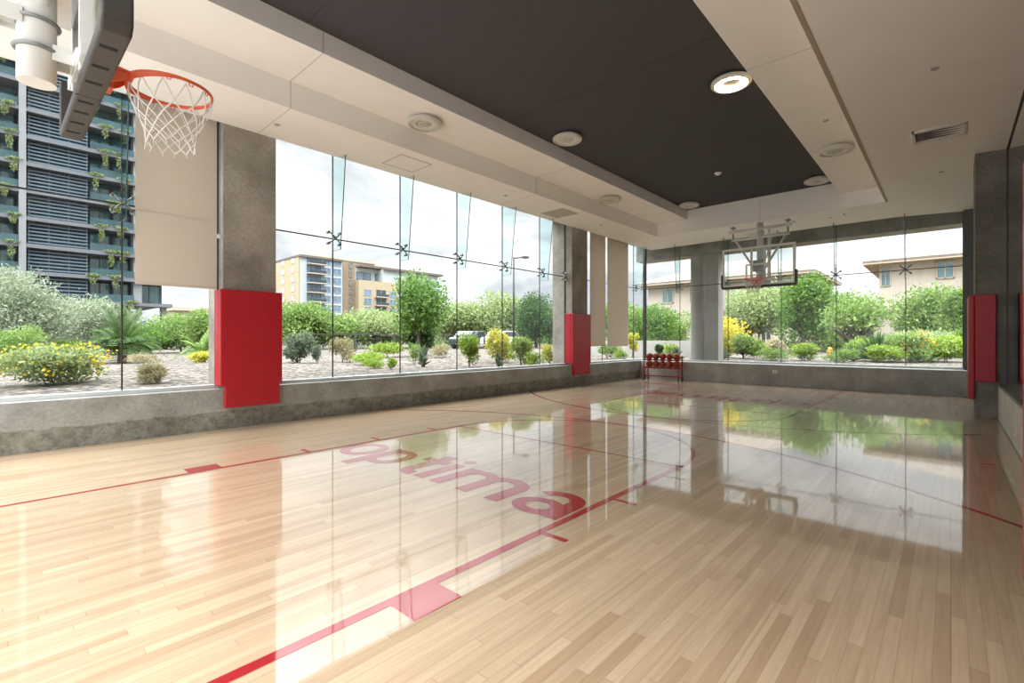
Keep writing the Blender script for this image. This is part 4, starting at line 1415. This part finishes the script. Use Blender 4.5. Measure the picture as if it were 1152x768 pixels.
tree(966, 21.5, 334, 80, 'mid', 'open tree with many dark bare branches', 'tree', 1000, .16, trunks=6, base=.55, nc=22, shell=.3, r0=.085)
rosette(985, 18.0, 369, 60, 'dark', 'large spiky yucca below the branching tree', 'yucca', 150, width=.055)
rosette(960, 17.8, 384, 34, 'dark', 'smaller dark yucca left of the large one', 'yucca', 70, width=.03)
shrub(996, 17.15, 391, 38, 'lime', 'bright green shrub in front of the large yucca', n=1800)
shrub(1026, 17.3, 380, 44, 'mid', 'green shrub with yellow and orange blooms near the right end', 'flowering_shrub', 1900, None, (M_BLOOMO, 200, .07))
shrub(1064, 17.15, 382, 54, 'lime', 'wide bright green shrub at the right end of the end glass', n=2600)
shrub(948, 17.15, 394, 34, 'mid', 'low green shrub just right of the hydrant', n=1100)
shrub(968, 19.6, 384, 30, 'lime', 'bright shrub behind the spiky yucca', n=1300)
shrub(872, 17.6, 394, 34, 'mid', 'low green shrub under the dry one', n=1100)
shrub(850, 20.5, 388, 24, 'lime', 'lime shrub right below the far backboard', n=1000)
shrub(1086, 18.2, 376, 24, 'green', 'green shrub half hidden by the dark jamb', n=900)
for px, d, tp, w, c, lab in ((1054, 27.5, 322, 66, 'mid', 'leafy tree below the eaves of the right-hand house'), (1080, 25, 312, 36, 'mid', 'leafy tree at the right end below the house window'),
                             (940, 31, 322, 50, 'mid', 'rounded tree between the two houses'), (1045, 23, 372, 100, 'pale', 'pale hedge bush below the right-hand house')):
    tree(px, d, tp, w, c, lab, 'tree', 4600, base=.05, nc=18)
hy = thing('fire_hydrant', 'small yellow fire hydrant outside the end glass', 'hydrant', tuple(at(934, 22, GZ)))
hp = Vector(hy.location)
MB().lathe([(.001, 0), (.16, 0), (.16, .05), (.11, .06), (.11, .42), (.14, .43), (.14, .47), (.10, .56), (.03, .61), (.001, .62)], c=hp, n=18).build('barrel', M_HYD, hy, smooth=False)
MB().cyl((hp.x - .19, hp.y, GZ + .33), (hp.x + .19, hp.y, GZ + .33), .055, 10).cyl((hp.x, hp.y - .19, GZ + .33), (hp.x, hp.y + .19, GZ + .33), .055, 10).build('outlet_cap', M_HYD, hy)
hy.scale = (.7, .7, .75)

# ---- fence, lamp, cars
FY = 29.3
fe = thing('rail_fence', 'dark metal rail fence behind the gravel bed', 'fence', (13.8, FY, GZ))
x0, x1 = 13.6, 50
for k in range(13):
    x = x0 + k * 3.0
    MB().box(x - .06, FY - .06, GZ - .2, x + .06, FY + .06, 1.72).build('post', M_DKSTEEL, fe)
m = MB()
for z in (.82, 1.02, 1.22, 1.42): m.box(x0, FY - .015, z - .012, x1, FY + .015, z + .012)
m.build('wire', M_DKSTEEL, fe)
MB().box(x0 - .1, FY - .05, 1.67, x1, FY + .05, 1.74).build('top_rail', M_DKSTEEL, fe)
p = at(578, 39, GZ)
sl = thing('street_lamp', 'tall grey street lamp with one arm beyond the fence', 'street lamp', tuple(p))
zt = zpx(289, 39)
MB().cyl((p.x, p.y, GZ - .2), (p.x, p.y, zt), .10, 12, .07).build('pole', M_BLACK, sl, smooth=True)
MB().cyl((p.x, p.y, zt - .1), (p.x + .75, p.y - .68, zt + .02), .05, 10).build('arm', M_BLACK, sl)
MB().box(p.x + .45, p.y - .85, zt - .08, p.x + .95, p.y - .40, zt + .06).build('lamp_head', M_DKSTEEL, sl, bevel=.02)


def car(px, d, rz, mat, label):
    p = at(px, d, GZ)
    t = thing('car', label, 'car', tuple(p), 0, 'cars beyond the fence')
    P = [(-2.2, .35), (-2.2, .85), (-2.0, 1.0), (-1.5, 1.05), (-.9, 1.55), (.7, 1.58), (1.35, 1.05), (2.0, .92), (2.25, .7), (2.25, .35)]
    MB().extrude([(x, -.88, z) for x, z in P], (0, 1.76, 0)).build('body', mat, t, bevel=.08, seg=3, off=Vector((0, 0, 0)))
    G = [(-1.38, 1.08), (-.85, 1.49), (.66, 1.51), (1.2, 1.08)]
    MB().extrude([(x, -.895, z) for x, z in G], (0, 1.79, 0)).build('side_window', M_WINDARK, t, off=Vector((0, 0, 0)))
    MB().extrude([(-1.53, -.7, 1.08), (-.95, -.66, 1.53), (-.95, .66, 1.53), (-1.53, .7, 1.08)], (-.02, 0, .01)).build('rear_window', M_WINDARK, t, off=Vector((0, 0, 0)))
    MB().extrude([(1.34, -.7, 1.10), (.75, -.66, 1.56), (.75, .66, 1.56), (1.34, .7, 1.10)], (.02, 0, .01)).build('windscreen', M_WINDARK, t, off=Vector((0, 0, 0)))
    for x in (-1.35, 1.4):
        for s in (-1, 1):
            w_ = MB().cyl((x, s * .74, .33), (x, s * .92, .33), .33, 20).build('wheel', M_BLACK, t, off=Vector((0, 0, 0)))
            MB().cyl((x, s * .915, .33), (x, s * .93, .33), .2, 14).build('hubcap', M_ALU, w_, off=Vector((0, 0, 0)))
    t.rotation_euler = (0, 0, rz)
    return t


car(530, 43, .2, M_CARD, 'dark car parked beyond the fence below the feathery tree')
car(566, 43, .1, M_CARW, 'white car parked behind the dark one')


# ---- buildings
def windows(t, rects, plane, off, mat, frame, mull=1, depth=.12, axis='y', sgn=-1):
    """each window its own part with a frame mesh and a pane sub-part; axis='y': facade faces -Y at y=plane"""
    for (u0, u1, z0, z1) in rects:
        fw = min(.12, (u1 - u0) * .08)
        m, g = MB(), MB()
        def B(mb, a, b, c, d_, q0, q1):
            if axis == 'y': mb.box(a, plane + sgn * q0, c, b, plane + sgn * q1, d_)
            else: mb.box(plane + sgn * q0, a, c, plane + sgn * q1, b, d_)
        B(m, u0, u0 + fw, z0, z1, -.02, depth); B(m, u1 - fw, u1, z0, z1, -.02, depth)
        B(m, u0, u1, z0, z0 + fw, -.02, depth); B(m, u0, u1, z1 - fw, z1, -.02, depth)
        for k in range(mull):
            c = u0 + (u1 - u0) * (k + 1) / (mull + 1)
            B(m, c - fw * .4, c + fw * .4, z0, z1, -.02, depth)
        B(g, u0 + fw * .5, u1 - fw * .5, z0 + fw * .5, z1 - fw * .5, -.02, depth * .4)
        f_ = m.build('window', frame, t)
        g.build('pane', mat, f_)


# the dark tower on the left
TY = 80.0
tw = thing('tower_block', 'dark glass tower with planted balconies behind the near bay', 'tower', (5, TY, GZ))
FLZ = [5.98 + 3.15 * k for k in range(12)]
MB().box(-12, TY + 1.5, 5.9, 16.6, TY + 16, 46).build('core', M_FACADE, tw)
rngp = np.random.default_rng(5)
for k, z in enumerate(FLZ):
    MB().box(-12, TY - 1.1, z - .22, 17.3, TY + 1.6, z + .22).build('balcony_slab', M_SLAB, tw)
    h0, h1 = z + .35, z + 2.8
    windows(tw, [(-3.2, -.3, h0, h1), (-.1, 2.3, h0, h1), (8.9, 11.0, h0, h1), (11.2, 13.0, h0, h1)], TY + 1.5, 0, M_WINTEAL, M_FACADE, 1, .15)
    if k >= 0: windows(tw, [(13.9, 16.4, h0, h1)], TY + 1.5, 0, M_WINTEAL, M_FACADE, 1, .15)
    lv = MB()
    for q in range(6):
        lv.box(3.3, TY - .5, z + .40 + q * .42, 8.6, TY - .42, z + .58 + q * .42)
    for xx in (3.4, 5.1, 6.85, 8.5): lv.box(xx - .05, TY - .42, z + .22, xx + .05, TY - .36, z + 2.9)
    lv.build('louvre_screen', M_LOUVRE, tw)
    MB().box(8.75, TY - 1.0, z + .2, 13.1, TY - .96, z + 1.15).box(-12, TY - 1.0, z + .2, 2.6, TY - .96, z + 1.15).build('glass_railing', M_RAILG, tw)
    for q in range(3):
        xx = [rngp.uniform(-1, 2.3), rngp.uniform(8.8, 11), rngp.uniform(11, 13)][q]
        hh = rngp.uniform(.9, 2.0)
        V, F_ = leaves(rngp, [(xx, TY - 1.25, z + .1 - hh * .5, .34, .2, hh * .5), (xx + .1, TY - 1.2, z + .3, .8, .3, .22)], 300, .22, .5, .7, .3)
        V -= np.array(tw.location)
        mesh_np('hanging_plant', V, F_, LEAF['pale'], tw)
MB().box(2.55, TY - 1.2, 5.8, 3.15, TY + 1.4, 46).build('pier', M_SLAB2, tw)
MB().box(13.1, TY - .6, GZ, 14.0, TY + 1.4, 46).build('pier', M_SLAB2, tw)
MB().box(16.3, TY + .2, GZ, 16.9, TY + 1.2, 5.8).build('pier', M_CONCP, tw)
MB().box(-12, TY + 3, GZ, 12, TY + 14, 5.8).build('podium', M_FACADE, tw)
# low far building right of the tower
p0, p1 = at(196, 120, 0), at(250, 120, 0)
lb = thing('low_building', 'low tan building far right of the dark tower', 'building', (p0.x, p0.y, GZ))
zt = zpx(349, 120)
MB().box(p0.x, p0.y, GZ, p0.x + 24, p0.y + 12, zt).build('wall', M_STUCCOP, lb)
MB().box(p0.x - .6, p0.y - .8, zt, p0.x + 24.6, p0.y + 12, zt + .8).build('parapet', M_STUCCO, lb)
windows(lb, [(p0.x + 3, p0.x + 6, zt - 3, zt - .8), (p0.x + 6.6, p0.x + 9, zt - 3, zt - .8), (p0.x + 12, p0.x + 15, zt - 3, zt - .8)], p0.y, 0, M_WINTEAL, M_FACADE, 1)

# the apartment block beyond the middle bay
AY = 160.0


def ax(px):   # x on the block's front for a pixel column
    r = (px - 576) / F_PX
    return AY * (cY + r * sY) / (sY - r * cY)


ap = thing('apartment_block', 'wide apartment block with tan and yellow walls far behind the trees', 'apartment block', (ax(400), AY, GZ))
X = {q: ax(q) for q in (312, 320, 338, 345, 362, 372, 385, 402, 410, 434, 444, 460, 500)}
MB().box(X[338], AY, GZ, X[385], AY + 26, 29.0).build('glass_wing', M_GSTUCCO, ap)
MB().box(X[338] - .4, AY - .8, 29.0, X[385], AY + 26, 29.7).build('roof_slab', M_EAVE, ap)
MB().box(X[338] - .3, AY + .5, GZ, X[338], AY + 24, 28.9).build('side_wall', M_YSTUCCO, ap)
MB().box(X[338] - 6, AY + 24, GZ, X[338], AY + 34, 27).build('rear_wing', M_GSTUCCO, ap)
MB().box(X[385], AY + 1.5, GZ, X[402], AY + 26, 29.2).build('brown_pier', M_BSTUCCO, ap)
MB().box(X[385] - 8, AY + 8, 29.2, X[434], AY + 24, 31.0).build('penthouse', M_STUCCOP, ap)
MB().box(X[385] - 8.6, AY + 7.4, 31.0, X[434] + .5, AY + 24, 31.6).build('roof_slab', M_STUCCO, ap)
MB().box(X[402], AY - 1.0, GZ, X[434] + 7, AY + 20, 23.2).build('yellow_wing', M_YSTUCCO, ap)
MB().box(X[402], AY + 6, 23.2, X[444] + 10, AY + 24, 28.6).build('set_back', M_GSTUCCO, ap)
MB().box(X[410], AY + 3, 28.8, X[444] + 4, AY + 24, 29.6).build('roof_slab', M_EAVE, ap)
MB().box(X[444] - 4, AY + 2, GZ, X[500] - 2, AY + 24, 28.4).build('end_wing', M_GSTUCCO, ap)
MB().box(X[444] - 4, AY + .8, 28.4, X[500], AY + 24, 29.2).build('roof_slab', M_EAVE, ap)
fl = [3.2 * k + 1.6 for k in range(1, 9)]
for k, z in enumerate(fl):
    windows(ap, [(X[362] + .3, X[372], z, z + 2.3), (X[372] + .6, X[385] - .4, z, z + 2.3)], AY, 0, M_WINBLUE, M_GSTUCCO, 1, .2)
    windows(ap, [(X[338] + 2.2, X[362] - .3, z, z + 2.6)], AY, 0, M_WINBLUE, M_WINDARK, 2, .1)
    bb_ = MB().box(X[345], AY - 2.0, z - .45, X[362] + 1, AY, z - .15).build('balcony', M_STUCCOP, ap)
    MB().box(X[345] + .1, AY - 1.95, z - .15, X[362] + .8, AY - 1.85, z + .8).build('balcony_rail', M_WINDARK, bb_)
    windows(ap, [(X[385] + 3.4, X[402] - 1.2, z, z + 2.2)], AY + 1.5, 0, M_WINBLUE, M_BSTUCCO, 1, .2)
    if z < 20:
        windows(ap, [(X[402] + 2, X[402] + 5.2, z, z + 2.3), (X[402] + 13, X[402] + 16, z, z + 2.3), (X[402] + 17, X[402] + 20, z, z + 2.3)], AY - 1, 0, M_WINBLUE, M_GSTUCCO, 1, .2)
        windows(ap, [(X[402] + 7, X[402] + 11.5, z, z + 2.6)], AY - 1, 0, M_WINDARK, M_STUCCOP, 1, .1)
        bb_ = MB().box(X[402] + 6.5, AY - 2.6, z - .45, X[402] + 12, AY - 1, z - .15).build('balcony', M_STUCCOP, ap)
        MB().box(X[402] + 6.6, AY - 2.55, z - .15, X[402] + 11.8, AY - 2.5, z + .8).build('balcony_rail', M_WINDARK, bb_)
    if z < 26: windows(ap, [(X[460] + 1, X[460] + 8, z, z + 2.2), (X[460] + 10, X[460] + 17, z, z + 2.2)], AY + 2, 0, M_WINTEAL, M_GSTUCCO, 2, .2)
for z in fl:
    windows(ap, [(AY + 4, AY + 6.5, z, z + 2), (AY + 12, AY + 14.5, z, z + 2)], X[338] - .3, 0, M_GSTUCCO, M_STUCCOP, 0, .1, 'x', -1)
windows(ap, [(X[402] + 3, X[402] + 9, 24.2, 27), (X[402] + 11, X[402] + 17, 24.2, 27), (X[402] + 19, X[402] + 25, 24.2, 27)], AY + 6, 0, M_WINBLUE, M_WINDARK, 1, .2)


# houses beyond the end glass
def house(name_lab, x0, x1, y0, y1, eave, ridge, wins, doors, wall=M_STUCCOP, over=.9):
    t = thing('house', name_lab, 'house', (x0, (y0 + y1) / 2, GZ), 0, 'tan stucco houses beyond the end glass')
    MB().box(x0, y0, GZ - .2, x1, y1, eave).build('wall', wall, t)
    X0, X1, Y0, Y1 = x0 - over, x1 + over, y0 - over, y1 + over
    xm, rr = (x0 + x1) / 2, (x1 - x0) / 2 * .8
    e0, e1 = eave, eave + .18
    rf = MB().box(X0, Y0, e0, X1, Y1, e1)
    rf.add([(X0, Y0, e1), (X1, Y0, e1), (X1, Y1, e1), (X0, Y1, e1), (xm, Y0 + rr + over, ridge), (xm, Y1 - rr - over, ridge)],
           [(0, 1, 4), (1, 2, 5, 4), (2, 3, 5), (3, 0, 4, 5), (3, 2, 1, 0)])
    rf.build('roof', M_ROOF, t)
    MB().box(X0 - .02, Y0 - .02, e0 - .08, X1 + .02, Y1 + .02, e0).build('fascia_board', M_STUCCO, t)
    windows(t, wins, x0, 0, M_WINTEAL, M_STUCCO, 1, .08, 'x', -1)
    windows(t, doors, x0, 0, M_WINDARK, M_STUCCO, 1, .08, 'x', -1)
    return t


def hyy(px, Xp):
    r = (px - 576) / F_PX
    return Xp * (sY - r * cY) / (cY + r * sY)


def hz(py, px, Xp):
    r = (px - 576) / F_PX
    return zpx(py, Xp / (cY + r * sY))


H = 45.0
yw = lambda a, b: tuple(sorted((hyy(a, H), hyy(b, H))))
house('wide tan house with brown hipped roof behind the far hoop', H, H + 11, hyy(905, H), hyy(729, H), 6.75, 9.2,
      [yw(745, 758) + (4.9, 6.4), yw(776, 784) + (4.9, 6.3), yw(858, 868) + (5.0, 6.3)], [yw(812, 821) + (1.1, 2.9), yw(856, 868) + (1.0, 2.9), yw(836, 848) + (1.0, 2.9)])
house('tan house with brown roof at the right end of the end glass', H, H + 12, -9, hyy(989, H), 7.0, 9.6,
      [yw(991, 1002) + (5.3, 6.7), yw(1053, 1074) + (5.6, 7.0 - .15)], [yw(1010, 1018) + (1.2, 3.0)])
# tan garage wing between
house('low tan garage between the two houses', 40.0, 44, hyy(1000, 40), hyy(935, 40), 3.4, 4.4, [], [tuple(sorted((hyy(965, 40), hyy(985, 40)))) + (.8, 2.6)], M_STUCCOP, .4)
struct(MB().box(38.6, 4.6, GZ - .2, 38.25, 8.5, 1.25), 'wall_boundary', M_STUCCOP, 'low pale wall in front of the houses', 'garden wall')
# stone pillar with wall lantern
sx = 30.0
y_a, y_b = hyy(811, sx), hyy(798, sx)
spi = thing('stone_pillar', 'square stone pillar, grey above and brown below, beyond the yellow shrub', 'pillar', (sx, (y_a + y_b) / 2, GZ))
MB().box(sx, y_a, GZ - .2, sx + .8, y_b, hz(349, 804, sx)).build('brown_base', M_STONE, spi, bevel=.02)
MB().box(sx, y_a, hz(349, 804, sx), sx + .8, y_b, hz(317, 804, sx)).build('grey_shaft', M_STONEG, spi, bevel=.02)
MB().box(sx - .05, y_a - .05, hz(317, 804, sx), sx + .85, y_b + .05, hz(315, 804, sx)).build('cap', M_STONEG, spi, bevel=.02)
ln_ = MB().box(sx - .16, (y_a + y_b) / 2 - .12, 3.35, sx, (y_a + y_b) / 2 + .12, 3.42)
ln_.box(sx - .16, (y_a + y_b) / 2 - .10, 3.42, sx - .02, (y_a + y_b) / 2 + .10, 3.75).box(sx - .2, (y_a + y_b) / 2 - .14, 3.75, sx, (y_a + y_b) / 2 + .14, 3.82)
ln_.build('lantern', M_DKSTEEL, spi)
